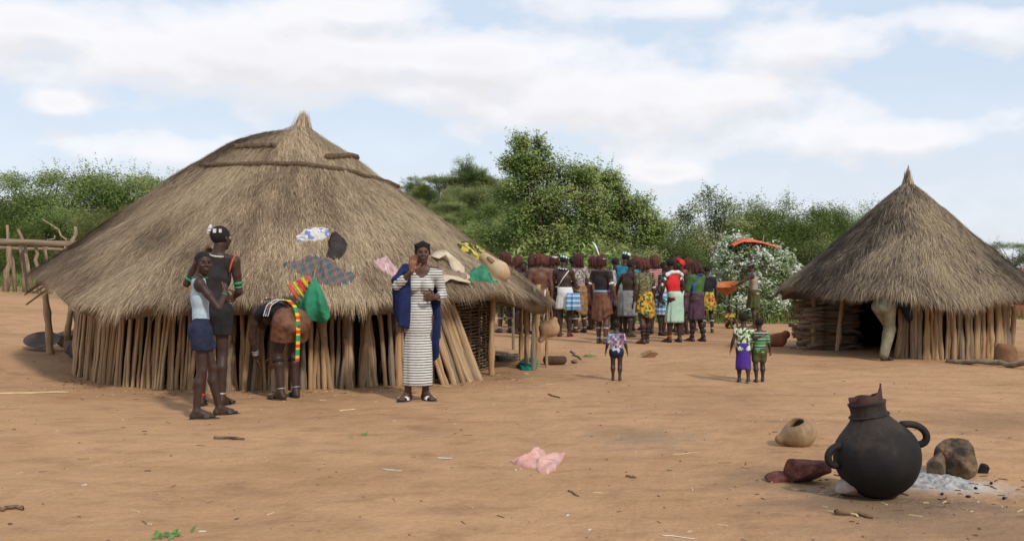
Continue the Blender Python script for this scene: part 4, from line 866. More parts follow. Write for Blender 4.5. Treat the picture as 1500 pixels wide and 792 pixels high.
M_KIDA = spots('patchwork_print', [(.13, .16, .30), (.36, .40, .48), (.40, .06, .06), (.05, .06, .13), (.46, .46, .46), (.17, .23, .38), (.22, .27, .40)], 34, rnd=.5); M_KIDB = spots('green_white_print', [(.55, .60, .45), (.10, .20, .06), (.62, .64, .52), (.05, .08, .03), (.30, .42, .20)], 42); M_KIDC = stripes('green_navy_stripes', [((.09, .30, .10), .03), ((.03, .04, .09), .018), ((.45, .52, .40), .01), ((.07, .20, .08), .02)], 2)
M_OLIVE = mat('olive_cloth', (.085, .085, .03), (.05, .05, .02), 12, .85, .4); M_KHAKI = mat('khaki_cloth', (.24, .215, .14), (.16, .145, .095), 12, .85, .4, 25, .008); M_SAND = mat('sand_vest', (.36, .29, .21), (.26, .2, .14), 12, .85, .4); M_PINK = mat('pink_plastic', (.55, .08, .14), None, 12, .5, .1); M_MINTSH = mat('pale_green_shoe', (.35, .42, .22), None, 12, .6, .1); M_BWBAND = stripes('black_white_band', [(W_, .03), (K_, .03)], 0)
M_TEALBAND = stripes('teal_white_band', [((.70, .72, .70), .03), ((.02, .22, .2), .025)], 0); M_REDSC = mat('red_scarf_cloth', (.66, .04, .03), None, 12, .8, .3); M_YELLOW = mat('yellow_trim', (.70, .44, .02), None, 20, .7, .2)
def floor_at(px, py): return G(px, py)
# ---- woman in the striped dress, waving
g = floor_at(612, 586)
b = Body(1.655, 1.0, .90, True, 'mid', .0072, headyaw=6, headpitch=-2, foot=(-25, 30), curl=.5, head=(.030, -.012, .918),
         chest=(.014, .008, .715), neck=(.020, .012, .815), shR=(-.080, .006, .802), shL=(.118, .012, .798), elR=(-.125, -.125, .715), wrR=(-.032, -.205, .800), hdR=(.12, -.10, 1), pnR=(.12, -1, .05), curlR=.16,
         elL=(.156, .045, .655), wrL=(.105, -.075, .640), hdL=(-.5, -.7, .05), pnL=(-.6, .3, .3), curlL=.9, anR=(-.062, .004, .045), anL=(.048, .02, .045), knR=(-.05, -.012, .285), knL=(.05, -.012, .285))
b.build('woman in black and white striped dress with blue shawl, waving one hand', g, R(4)); wv = b
b.top(M_STRIPE, .008, .1, sleeves=1.45, neck=1.1, name='dress_top', deep=.09)
b.skirt(M_STRIPE, .615, .094, (.072, .091), (.058, .076), 7, .05, 'dress_skirt', seed=2, nz=26)
b.hair(M_BLACKHAIR, 'cap', .035, .13)
for k in range(9): # plaited rows
    x = -.28 + .07 * k; b.tubepart('braid', [b.hp(x, .32 - abs(x) * .5, .36 - abs(x) * .3), b.hp(x * 1.12, .12, .53 - abs(x) * .55), b.hp(x * 1.2, -.2, .50 - abs(x) * .5), b.hp(x * 1.05, -.46, .2)], .012, M_BLACKHAIR, 6)
b.ring('earring', b.hp(-.38, -.02, -.12), b.hx, .012, .004, M_SILVER)
H = b.H
def hang(b, name, pts, m, k=.03, vx=.009):
    V, Q = sdf_mesh([cone(A(*p) * b.H, A(*q) * b.H, r0 * b.H, r1 * b.H, k) for p, q, r0, r1 in pts], vx, noise=.006); return b.part(name, mesh(name, V, Q, m))
sh = [((-.06, .06, .825), (-.135, .03, .745), .026, .030), ((-.03, .05, .832), (-.05, -.05, .80), .02, .022), ((-.075, -.02, .825), (-.13, -.08, .74), .028, .030)]
for i, (x, y, zt, zb) in enumerate([(-.138, -.06, .75, .53), (-.125, -.10, .745, .50), (-.10, -.12, .75, .47), (-.076, -.105, .79, .46), (-.06, -.09, .80, .455), (-.13, -.01, .75, .52), (-.12, .03, .76, .54)]):
    sh.append(((x, y, zt), (x + .006 * math.sin(i * 2), y + .035, zb), .020, .013))
hang(b, 'shawl', sh, M_NAVY)
bk = [((-.08, .07, .82), (.10, .075, .79), .022, .02)]
for i in range(9):
    x = -.09 + .026 * i; bk.append(((x, .078, .80), (x + .012, .085 + .012 * math.sin(i * 1.9), .36 - .03 * math.sin(i * 2.2)), .018, .013))
bk += [((.125, .07, .62), (.118, .07, .27), .016, .014), ((.10, .078, .62), (.10, .08, .25), .017, .014)]
hang(b, 'shawl', bk, M_NAVY)
for i in range(12):
    x = -.145 + .0085 * i; b.tubepart('fringe', [A(x, -.07 - .03 * math.sin(i), .475) * H, A(x + .004, -.065 - .03 * math.sin(i), .43 - .012 * (i % 3)) * H], .0035, M_BLKCLOTH, 5)
b.sandals(M_SOLE, M_WHITE)
# ---- boy in the striped vest
g = floor_at(295, 611)
b = Body(1.53, 1.06, .85, False, 'deep', .0072, headyaw=-72, headpitch=-1, foot=(-4, 14), curl=.7, head=(-.008, -.012, .918), anR=(-.062, .028, .045), anL=(.060, -.105, .045), knR=(-.058, -.005, .285), knL=(.056, -.065, .287),
         elR=(-.135, -.095, .655), wrR=(-.055, -.135, .742), hdR=(.75, -.1, .35), pnR=(.2, .9, .1), elL=(.13, -.085, .655), wrL=(.05, -.15, .70), hdL=(-.8, -.1, .2), pnL=(0, .9, 0))
b.build('boy in pale blue striped vest and navy shorts looking over his shoulder', g, R(108))
b.top(M_VEST, .009, -.15, neck=1.15, name='vest', deep=.085)
b.garment('shorts', [b.T[0]] + [t for t in b.T if t[0] == 'e'][:2] + [cone(b.J['hip' + s_] + A(0, 0, .01), b.J['hip' + s_] + (b.J['kn' + s_] - b.J['hip' + s_]) * .46, .058 * b.H, .051 * b.H, .03) for s_ in 'RL'], M_NAVYSH, .012, [((0, 0, .605 * b.H), (0, 0, 1)), (b.J['hipR'] * .54 + b.J['knR'] * .46 - A(0, 0, .008), (0, 0, -1))])
b.hair(M_BLACKHAIR, 'cap', .012, .16); b.neckring(M_GREENB, .046, th=.005); b.sandals(M_SOLE, M_SOLE); b.tubepart('wristband', [b.J['wrR'] - nrm(b.J['wrR'] - b.J['elR']) * .02, b.J['wrR'] - nrm(b.J['wrR'] - b.J['elR']) * .03], .026, M_GREENB, 10)
# ---- young man seen from behind, flower in his hair
g = floor_at(308, 594)
b = Body(1.80, 1.0, .89, False, 'deep', .008, headyaw=-28, headpitch=0, foot=(-14, 14), curl=.8, pelvis=(-.010, 0, .515), hipR=(-.062, .005, .515), hipL=(.042, .005, .515), waist=(-.020, .006, .60), chest=(-.033, .01, .715), neck=(-.046, .014, .815), head=(-.062, .004, .925),
         shR=(-.142, .012, .797), shL=(.055, .012, .80), elR=(-.158, -.01, .632), wrR=(-.10, -.125, .605), elL=(.140, -.02, .675), wrL=(.068, -.075, .795), hdL=(-.35, -.2, .9), anR=(-.068, .012, .045), anL=(.045, .02, .045), knR=(-.066, -.01, .287), knL=(.042, -.01, .287))
b.build('tall young man in charcoal top seen from behind, white flower in hair', g, R(178))
b.top(M_CHAR, .009, -.05, neck=.95, name='top', deep=.06)
b.garment('shorts', [b.T[0]] + [t for t in b.T if t[0] == 'e'][:2] + [cone(b.J['hip' + s_] + A(0, 0, .01), b.J['hip' + s_] + (b.J['kn' + s_] - b.J['hip' + s_]) * .55, .06 * b.H, .052 * b.H, .03) for s_ in 'RL'], M_BLKCLOTH, .012, [((0, 0, .60 * b.H), (0, 0, 1)), (b.J['hipR'] * .46 + b.J['knR'] * .54, (0, 0, -1))])
b.hair(M_BLACKHAIR, 'cap', .03, .1)
for sd, q in (('R', -1), ('L', 1)): # orange binding round the armholes
    c = b.J['sh' + sd] - A(q * .008, 0, .028) * b.H; t = np.linspace(-.5, 3.6, 16); b.tubepart('armhole_trim', [c + A(q * .016 * math.sin(a), math.cos(a) * .052, math.sin(a) * .062) * b.H for a in t], .008, M_ORANGE, 6)
fl = b.hp(.30, -.36, .36); mbf = MB()
for i in range(9):
    a = i * 2 * math.pi / 9; d1 = nrm(b.hx * .55 - b.hf * .75 + b.hu * .3); e1 = nrm(np.cross(d1, A(0, 0, 1))); e2 = np.cross(d1, e1); q = fl + (e1 * math.cos(a) + e2 * math.sin(a)) * .034; mbf.tube([fl, q, q + (q - fl) * .55 + d1 * .006], [.010, .022, .010], 7, flat=.6)
mbf.tube([fl - d1 * .01, fl + d1 * .016], .014, 8); b.part('hair_flower', mbf.me('hair_flower', M_WHITE)); b.part('hair_clip', MB().box(b.hp(-.12, -.47, .30), (.03, .016, .04)).me('hair_clip', M_WHITE, False))
b.part('hair_clip', MB().box(b.hp(-.30, -.33, .30), (.022, .022, .035)).me('hair_clip', M_WHITE, False))
b.neckring(M_BEAD, .047, th=.009); b.band('L', 'u', .78, M_GREENB, width=.016); b.band('R', 'u', .72, M_GREENB, width=.016); b.band('R', 'u', .86, M_GREENB, width=.012); b.band('L', 'k', .93, M_REDB, 'anklet', .016); b.band('R', 'k', .9, M_SILVER, 'anklet', .01); b.sandals(M_SOLE, M_SOLE)
# ---- bending woman in leather and beads
g = floor_at(418, 583)
b = Body(1.62, 1.0, 1.0, True, 'deep', .008, headyaw=0, headpitch=-62, foot=(-14, 12), curl=.6, hips=1.12, headup=(0, -.85, .5), pelvis=(0, .065, .495), hipR=(-.055, .06, .48), hipL=(.055, .06, .48), waist=(0, -.03, .545), chest=(0, -.14, .558), neck=(0, -.228, .545), head=(0, -.305, .50),
         shR=(-.095, -.205, .55), shL=(.095, -.205, .55), elR=(-.105, -.225, .385), wrR=(-.075, -.255, .25), elL=(.105, -.24, .39), wrL=(.06, -.265, .255), knR=(-.058, -.01, .285), knL=(.060, .0, .285), anR=(-.06, .03, .045), anL=(.062, .055, .045))
b.build('woman bending over in brown leather skirt with beaded edges', g, R(-136))
el_ = [t for t in b.T if t[0] == 'e']; b.garment('leather_skirt', [b.T[0]] + [t for t in el_ if t[1][1] > 0] + [cone(b.J['hip' + s_] + A(0, .02, 0), b.J['hip' + s_] + (b.J['kn' + s_] - b.J['hip' + s_]) * .50 + A(0, .035, 0), .068 * b.H, .062 * b.H, .05) for s_ in 'RL'], M_LEATHER, .014, [((0, -.0, .56 * b.H), (0, -1, .25)), ((0, 0, .385 * b.H), (0, -.2, -1))], noise=.022)
b.garment('beaded_cape', b.T[1:4], M_BLKCLOTH, .014, [((0, -.19 * b.H, .5), (0, -1, .1)), ((0, 0, .515 * b.H), (0, 0, -1))])
Hh = b.H
def over(b, name, pts, w, m, th=.006):
    pts = np.array([A(*p) for p in pts]) * b.H; t = np.linspace(0, 1, 22); s_ = np.linspace(0, 1, len(pts)); p = np.stack([np.interp(t, s_, pts[:, i]) for i in range(3)], -1)
    T_ = nrm(np.gradient(p, axis=0)); c = A(*[0, .03, .44]) * b.H; n = nrm(p - c); wv_ = nrm(np.cross(T_, n)); n = nrm(np.cross(wv_, T_))
    P = np.stack([p - wv_ * w / 2, p + wv_ * w / 2, p + wv_ * w / 2 + n * th, p - wv_ * w / 2 + n * th], 1); return b.part(name, MB().grid(P, cv=True).me(name, m))
over(b, 'ribbon', [(.012, -.01, .632), (.012, .06, .632), (.012, .132, .596), (.012, .166, .535), (.012, .172, .45), (.012, .168, .36), (.012, .160, .25)], .045, M_RIB)
for y0, m_ in ((-.03, M_BEAD), (-.055, M_RIBX), (-.08, M_BEAD)):
    over(b, 'bead_row', [(-.105, y0 + .01, .46), (-.108, y0, .52), (-.085, y0, .585), (-.03, y0, .628), (.03, y0, .63), (.085, y0, .60), (.108, y0, .53)], .034, m_, .009)
over(b, 'bead_row', [(-.108, -.03, .52), (-.122, .0, .45), (-.118, .02, .40), (-.10, .05, .36)], .05, M_BEAD, .009); over(b, 'bead_row', [(-.09, -.16, .60), (-.04, -.19, .64), (.04, -.19, .64), (.09, -.16, .60)], .03, M_RIBX)
b.hair(M_DARKRED, 'bob', bottom=-.3)
for sd in 'RL':
    for t in (.72, .8, .88): b.band(sd, 'f', t, M_SILVER, 'bracelet', .006)
    b.band(sd, 'k', .9, M_SILVER, 'anklet', .006); b.band(sd, 'k', .2, M_BLKCLOTH, 'knee_band', .02)
b.sandals(M_SOLE, M_SOLE)
# ---- toddlers walking away
def kid(px, py, H, yaw, label, top, sleeves, lower, step, hair=.012, tone='deep', arms=None, shoe=None):
    a = dict(anR=(-.06, .03 + step, .055), anL=(.06, .03 - step, .045), knR=(-.062, -.01 + step * .4, .275), knL=(.062, -.01 - step * .5, .28), elR=(-.155, .02, .64), wrR=(-.185, -.02, .51), elL=(.155, .03, .64), wrL=(.185, .0, .51), hipR=(-.06, .005, .50), hipL=(.06, .005, .50)); a.update(arms or {})
    k = Body(H, 1.42, 1.12, False, tone, .0065, foot=(-6, 6), curl=.5, headpitch=-6, **a); k.build(label, floor_at(px, py), R(yaw)); k.top(top, .008, -.35, sleeves=sleeves, neck=1.1, name='shirt', deep=.06)
    if lower[0] == 'skirt': k.skirt(lower[1], .60, lower[2], (.088, .112), (.07, .09), 6, .05, seed=1)
    elif lower[0] == 'shorts': k.garment('shorts', [k.T[0]] + [t for t in k.T if t[0] == 'e'][:2] + [cone(k.J['hip' + s_], k.J['hip' + s_] + (k.J['kn' + s_] - k.J['hip' + s_]) * lower[2], .06 * H, .055 * H, .02) for s_ in 'RL'], lower[1], .008, [((0, 0, .58 * H), (0, 0, 1))], noise=0)
    k.hair(M_BLACKHAIR, 'cap', hair, .14)
    if shoe: k.sandals(shoe, shoe)
    return k
kid(903, 557, .70, 172, 'toddler in patchwork print shirt walking alone towards the dancers', M_KIDA, .75, ('shorts', M_NAVYSH, .18), .035)
kg = kid(1089, 560, .80, 176, 'small girl in green print top and purple skirt, arm around a smaller child', M_KIDB, .25, ('skirt', M_PURPLE, .20), .04, .03, 'deep', dict(elR=(-.155, .02, .66), wrR=(-.25, .05, .70)), M_MINTSH)
kid(1112, 559, .735, 180, 'small boy in green striped shirt and olive shorts walking beside the girl', M_KIDC, .8, ('shorts', M_OLIVE, .6), -.035, .014)
# ---- the crowd of dancers
def ringhead(b, m, z=.24, w=.014, tilt=.15):
    ax = b.hu + b.hf * tilt; return b.ring('headband', b.hp(0, -.06, z), ax, .405 * b.hh, .006, m, 26, width=w)
def dancer(px, fy, hy, yaw, label, tone='dark', hair=('bob', M_OCHRE), top=None, skirt=None, arms='down', fem=True, vx=.0115, lean=0, anklets=0, headyaw=0, dx=0, Hc=None, bulk=1.07, shoe=None, **kw):
    p = floor_at(px, fy); H = Hc or min(max((fy - hy) * p[1] / F / 1.02, 1.5), 1.80)
    a = {}
    if arms == 'down': a = dict(elR=(-.135, .02, .635), elL=(.135, .02, .635), wrR=(-.14, -.02, .492), wrL=(.14, -.02, .492))
    elif arms == 'hip': a = dict(elR=(-.175, .04, .66), wrR=(-.11, -.03, .57), elL=(.14, .02, .635), wrL=(.145, -.03, .495))
    elif arms == 'fold': a = dict(elR=(-.14, -.03, .64), wrR=(-.05, -.13, .68), elL=(.14, -.03, .64), wrL=(.05, -.13, .66))
    elif arms == 'out': a = dict(elR=(-.19, -.02, .69), wrR=(-.24, -.1, .60), elL=(.15, .0, .64), wrL=(.19, -.07, .54))
    elif arms == 'fwd': a = dict(elR=(-.13, -.06, .65), wrR=(-.10, -.19, .62), elL=(.13, -.06, .65), wrL=(.10, -.19, .62))
    a.update({k: kw.pop(k) for k in list(kw) if k[:2] in ('el', 'wr', 'kn', 'an', 'sh') or k in ('head', 'neck', 'chest')})
    q = random.Random(px * 7 + 3); lx, ly = q.uniform(-.028, .028), q.uniform(-.05, .012); sw = q.uniform(-.022, .022)
    for k, w in (('waist', .35), ('chest', .7), ('neck', 1), ('shR', .95), ('shL', .95), ('elR', .9), ('elL', .9), ('wrR', .8), ('wrL', .8)):
        d0_ = a.get(k) or dict(waist=(0, .004, .60), chest=(0, .008, .715), neck=(0, .014, .815), shR=(-.098, .012, .80), shL=(.098, .012, .80))[k]; dz = (q.uniform(-.012, .012) if k[:2] in ('el', 'wr') else 0); a[k] = (d0_[0] + lx * w + sw * (1 - w), d0_[1] + ly * w + (q.uniform(-.02, .02) if k[:2] == 'wr' else 0), d0_[2] - abs(ly) * .15 * w + dz)
    a.update(pelvis=(sw, 0, .515), hipR=(sw - .052, .005, .515 - sw * .3), hipL=(sw + .052, .005, .515 + sw * .3)); st = q.uniform(-.05, .05)
    a.update(anR=(-.055 - abs(st) * .3, .012 + st, .045), anL=(.055 + abs(st) * .3, .012 - st, .045), knR=(-.056 + sw * .5, -.014 + st * .3, .285), knL=(.056 + sw * .5, -.014 - st * .5, .285))
    yaw += q.uniform(-36, 36); b = Body(H, 1.0, bulk * q.uniform(.95, 1.06), fem, tone, vx, headyaw=headyaw + q.uniform(-38, 38), headpitch=q.uniform(-14, 6), foot=(-12, 12), **a); b.build(label, p, R(yaw), 'crowd of dancers seen from behind')
    if top: b.top(top[0], .010, max(top[2], .2) if len(top) > 2 else .2, sleeves=top[1], neck=1.0, name='top', deep=.06)
    if skirt:
        for i, s_ in enumerate(skirt if isinstance(skirt, list) else [skirt]): b.skirt(s_[0], s_[1], s_[2], s_[3], s_[4], s_[5] if len(s_) > 5 else 8, .07, 'skirt' if i == 0 else 'apron', seed=px % 7 + i, dip=s_[6] if len(s_) > 6 else None)
    if hair[0] == 'bob': b.hair(hair[1], 'bob', bottom=kw.get('hb', -.58) - .08, wide=kw.get('hw', 1.04))
    else: b.hair(hair[1], 'cap', .03, .1)
    for t in np.linspace(.45, .92, anklets) if anklets else []:
        for sd in 'RL': b.band(sd, 'k', t, M_SILVER if anklets < 3 else M_BLKCLOTH, 'anklet', .02)
    if shoe: b.sandals(shoe, shoe)
    return b
SK = lambda m, z1, rx=.11, dip=None, z0=.605: (m, z0, z1, (.088, rx), (.07, rx * .82), 8, dip)
dancer(739, 487, 362, 172, 'dancer with round dark red hair behind the end of the large roof', hair=('bob', M_DARKRED), top=(M_BLKCLOTH, 0), skirt=SK(M_BLKCLOTH, .38, .12), hw=1.25, anklets=2, Hc=1.80)
dancer(766, 489, 378, 40, 'dark dancer peering out between two red haired dancers', tone='deep', hair=('cap', M_BLACKHAIR), top=(M_BLKCLOTH, 0), skirt=SK(M_BLKCLOTH, .35), Hc=1.60)
b = dancer(779, 488, 366, 185, 'dark red haired dancer half hidden behind the bare-backed dancer', hair=('bob', M_DARKRED), top=(M_CHAR, 0), skirt=SK(M_LEATHER, .34, .12, .06), Hc=1.74)
b = dancer(793, 497, 366, 170, 'bare-backed dancer with red hair and thin white headband', tone='ochre', hair=('bob', M_OCHRE), skirt=SK(M_LEATHER, .34, .125, .08), anklets=2, hb=-.36, Hc=1.73); ringhead(b, M_WHITE, .22, .008)
b = dancer(813, 490, 364, 80, 'dancer in red and white striped top with white headband', hair=('bob', M_DARKRED), top=(M_REDST, .6), skirt=SK(M_CHAR, .32), arms='fwd', hb=-.3, Hc=1.72); ringhead(b, M_BEAD, .26, .028)
b = dancer(827, 493, 364, 150, 'bare-backed dancer in white skirt with teal headband and pink shoes', tone='deep', hair=('cap', M_BLACKHAIR), skirt=SK(M_WHITE, .34, .115), arms='fold', headyaw=-10, shoe=M_PINK, Hc=1.72); ringhead(b, M_TEALBAND, .26, .03); b.neckring(M_TEALBAND, .06, th=.016)
b.tubepart('shoulder_strap', [b.J['shR'] + A(.02, -.02, .03) * b.H, b.J['shR'] + A(.03, .05, .0) * b.H, b.J['chest'] + A(.0, .072, .0) * b.H, b.J['waist'] + A(.07, .05, .02) * b.H], .012, M_WHITE, 6); wskirt = b
b = dancer(849, 487, 361, 186, 'dancer in grey dotted shirt and tan hide skirt', hair=('bob', M_DARKRED), top=(M_DOTS, .9), skirt=[SK(M_TANL, .30, .115, .08)], arms='hip', anklets=2, Hc=1.76)
b = dancer(883, 503, 372, 176, 'feathered woman in charcoal top, white armbands and brown leather skirt', tone='mid', hair=('bob', M_DARKRED), top=(M_CHAR, .35, .3), skirt=[SK(M_LEATHER, .335, .125, .09)], anklets=2, hb=-.25, hw=1.0, headyaw=-20, elR=(-.15, .02, .65), elL=(.15, .02, .65), wrR=(-.165, -.02, .51), wrL=(.165, -.02, .51), Hc=1.66, vx=.010)
ringhead(b, M_WHITE, .2, .012); b.band('R', 'u', .82, M_WHITE, width=.022); b.band('L', 'u', .82, M_WHITE, width=.022); b.ring('belt', b.J['waist'] - A(0, 0, .006), A(0, 0, 1), .085 * b.H, .012, M_BLUEST, 26, width=.022)
t = np.linspace(0, 1, 12); p0 = b.hp(-.1, -.3, .5); fp = np.array([p0 + A(.0, .02, 0) + A(.17 * q, .02, .26 * (1 - (1 - q) ** 2)) for q in t]); b.part('feather', MB().tube(fp, .022 * np.sin(np.pi * (.12 + .86 * t)) + .004, 7, flat=.35).me('feather', M_WHITE))
b = dancer(913, 487, 362, 120, 'tall dancer in blue top with black and white headband', tone='deep', hair=('cap', M_BLACKHAIR), top=(M_TEALT, 0), skirt=SK(M_GREY, .34), arms='fwd', Hc=1.80); ringhead(b, M_TEALBAND, .3, .035)
b = dancer(920, 493, 376, 150, 'bare-backed dancer in grey skirt, arm reaching out to the side', tone='deep', hair=('cap', M_BLACKHAIR), skirt=SK(M_GREY, .27, .135), arms='down', elL=(.19, .0, .68), wrL=(.27, -.08, .57), Hc=1.60, fem=False)
b = dancer(944, 503, 377, 180, 'dancer in olive leaf print top and yellow checked skirt', hair=('bob', M_OCHRE), top=(M_CAMO, .5, .2), skirt=[SK(M_CHECK, .365, .125, .07)], anklets=4, hw=1.22, hb=-.4, Hc=1.62, elR=(-.14, .02, .635), wrR=(-.15, -.02, .50), vx=.010); b.band('R', 'u', .85, M_BEAD, width=.02)
dancer(961, 488, 370, 200, 'red haired dancer behind the yellow checked skirt dancer', hair=('bob', M_OCHRE), top=(M_REDST, 0), skirt=SK(M_PLUM, .3), Hc=1.72)
dancer(971, 491, 384, 60, 'dark dancer wedged between olive print and red vest dancers', tone='deep', hair=('cap', M_BLACKHAIR), top=(M_WHITE, 0), skirt=SK(M_BLUEST, .28), Hc=1.58)
b = dancer(987, 501, 378, 178, 'dancer in red vest, white shawl and mint green skirt', tone='deep', hair=('cap', M_BLACKHAIR), top=(M_REDV, 0, -.25), skirt=SK(M_MINT, .235, .118), arms='hip', Hc=1.62, vx=.010)
hang(b, 'shawl', [((-.05, .03, .83), (.05, .03, .83), .02, .02), ((-.05, .02, .83), (-.115, .01, .80), .022, .024), ((.05, .02, .83), (.115, .01, .80), .022, .024), ((.115, .0, .80), (.165, -.01, .68), .02, .016), ((.165, -.01, .68), (.15, -.02, .58), .018, .016), ((-.12, .0, .79), (-.17, -.02, .66), .018, .012), ((-.17, -.02, .66), (-.16, -.02, .56), .014, .014)], M_WHITE, .03, .011)
b.band('L', 'u', .3, M_TEALBAND, width=.03); b.band('R', 'u', .3, M_TEALBAND, width=.03); b.band('L', 'k', .9, M_REDB, 'anklet', .02)
b = dancer(1001, 490, 380, -60, 'dancer with bright red headscarf facing the circle', tone='deep', hair=('cap', M_BLACKHAIR), top=(M_BLKCLOTH, .5), skirt=SK(M_PLUM, .3), arms='fwd', Hc=1.63); b.hair(M_REDSC, 'cap', .06, .16, 'headscarf')
b.tubepart('scarf_knot', [b.hp(.1, .3, .42), b.hp(.3, .34, .5), b.hp(.42, .28, .42)], [.03, .04, .02], M_REDSC, 8)
dancer(995, 486, 374, 190, 'ochre haired dancer behind the red vest dancer', hair=('bob', M_OCHRE), top=(M_REDV, 0), skirt=SK(M_CHAR, .3), Hc=1.70)
b = dancer(1021, 500, 383, 200, 'dancer in green shirt, blue scarf and plum skirt', tone='deep', hair=('bob', M_DARKRED), top=(M_GREENT, 1.0, -.5), skirt=SK(M_PLUM, .27, .12), arms='fold', anklets=3, hw=1.15, Hc=1.58, vx=.010)
b.neckring(M_BLUESC, .062, 'scarf', .022); hang(b, 'scarf', [((.05, .05, .81), (.11, .03, .70), .016, .018), ((.11, .03, .70), (.125, .03, .60), .018, .012)], M_BLUESC, .02, .011)
dancer(1037, 487, 386, 210, 'dancer in yellow and red skirt half hidden by the green shirt', tone='deep', hair=('cap', M_BLACKHAIR), top=(M_BLKCLOTH, .4), skirt=SK(M_CHECK, .33, .125), anklets=2, Hc=1.50)
for (px, fy, hy, yaw, lab, tn, hr, tp, sk, Hc) in [
    (757, 484, 370, 150, 'red haired dancer deep in the crowd left of the bare-backed dancer', 'dark', M_OCHRE, M_PLUM, M_LEATHER, 1.72), (803, 483, 368, 190, 'dancer in plum top behind the bare-backed dancer', 'ochre', M_OCHRE, M_PLUM, M_CHAR, 1.74),
    (838, 482, 372, 120, 'dark dancer glimpsed behind the dotted shirt', 'deep', M_BLACKHAIR, M_CHAR, M_GREY, 1.70), (866, 482, 370, 200, 'dancer between the dotted shirt and the feathered woman', 'dark', M_DARKRED, M_CAMO, M_LEATHER, 1.72),
    (900, 483, 374, 90, 'dancer in white top behind the feathered woman', 'deep', M_BLACKHAIR, M_WHITE, M_PLUM, 1.70), (933, 484, 370, 215, 'dancer in teal top behind the olive leaf print', 'dark', M_OCHRE, M_TEALT, M_CHAR, 1.72),
    (1011, 484, 378, 160, 'dancer in olive top behind the green shirt', 'dark', M_OCHRE, M_OLIVE, M_LEATHER, 1.68)]:
    dancer(px, fy, hy, yaw, lab, tone=tn, hair=('cap' if hr is M_BLACKHAIR else 'bob', hr), top=(tp, .4), skirt=SK(sk, .33, .12), arms=['down', 'fwd', 'hip', 'fold'][px % 4], Hc=Hc, vx=.0125)
# ---- man holding the bowl, seated child, visitor entering the small hut
pm = floor_at(1104, 481)
b = Body(1.63, 1.0, 1.0, False, 'dark', .0115, foot=(-10, 10), curl=.8, headpitch=-15, chest=(0, -.005, .71), neck=(0, -.02, .805), head=(0, -.045, .905), shR=(-.1, -.02, .79), shL=(.1, -.02, .79), elR=(-.13, -.15, .70), wrR=(-.10, -.27, .63), elL=(.13, -.15, .70), wrL=(.10, -.27, .63), pnR=(1, 0, .5), pnL=(-1, 0, .5))
b.build('man in sand coloured vest and olive wrap carrying a large orange bowl', pm, R(-104)); b.top(M_SAND, .01, -.2, name='vest', strap=.03); b.skirt(M_OLIVE, .58, .30, (.09, .115), (.075, .1), 7, .06); b.hair(M_BLACKHAIR, 'cap', .03, .1); b.neckring(M_BLUEST, .05, th=.012); ringhead(b, M_GREY, .3, .02); b.sandals(M_SOLE, M_SOLE)
bowl_man = b
b = Body(.86, 1.35, 1.05, False, 'deep', .009, foot=(-4, 4), pelvis=(0, .05, .09), hipR=(-.06, .04, .085), hipL=(.06, .04, .085), waist=(0, .06, .18), chest=(0, .055, .30), neck=(0, .045, .41), shR=(-.11, .045, .39), shL=(.11, .045, .39), elR=(-.15, -.03, .27), wrR=(-.1, -.14, .22), elL=(.15, -.03, .27), wrL=(.1, -.14, .22), knR=(-.11, -.16, .24), knL=(.11, -.16, .24), anR=(-.09, -.24, .045), anL=(.09, -.24, .045))
b.build('small child in red and yellow cloth sitting on the ground by the shelter', floor_at(1069, 481), R(25)); b.top(M_CHECK, .012, -.6, sleeves=.5, name='shirt'); b.hair(M_BLACKHAIR, 'cap', .015, .14)
g = floor_at(1289, 527)
b = Body(1.66, 1.0, 1.05, False, 'deep', .0095, foot=(-5, 20), pelvis=(-.05, .02, .50), hipR=(-.105, .02, .49), hipL=(.005, .02, .49), waist=(-.045, -.06, .535), chest=(-.02, -.165, .535), neck=(0, -.255, .515), head=(0, -.335, .47), headpitch=-30, shR=(-.1, -.23, .52), shL=(.1, -.23, .52), elR=(-.12, -.30, .38), wrR=(-.09, -.38, .30), elL=(.12, -.30, .38), wrL=(.09, -.38, .30), knR=(-.085, -.03, .285), knL=(-.02, -.12, .30), anR=(-.085, .07, .045), anL=(.015, -.10, .045))
b.build('visitor in khaki trousers stooping through the doorway of the small hut', g, R(128)); lg = [x for s_ in 'RL' for x in b.L[s_][:3]]
b.garment('trousers', [b.T[0]] + [t for t in b.T if t[0] == 'e'] + lg + [cone(b.J['kn' + s_], b.J['an' + s_] + A(0, 0, .03), .042 * b.H, .034 * b.H, .02) for s_ in 'RL'], M_KHAKI, .012, [((0, -.06 * b.H, .535 * b.H), (0, -1, .2))], vx=.010, noise=.004)
b.top(M_NAVYSH, .02, -.1, sleeves=1.2, name='shirt'); b.hair(M_BLACKHAIR, 'cap', .02, .1); b.sandals(M_SOLE, M_SOLE)
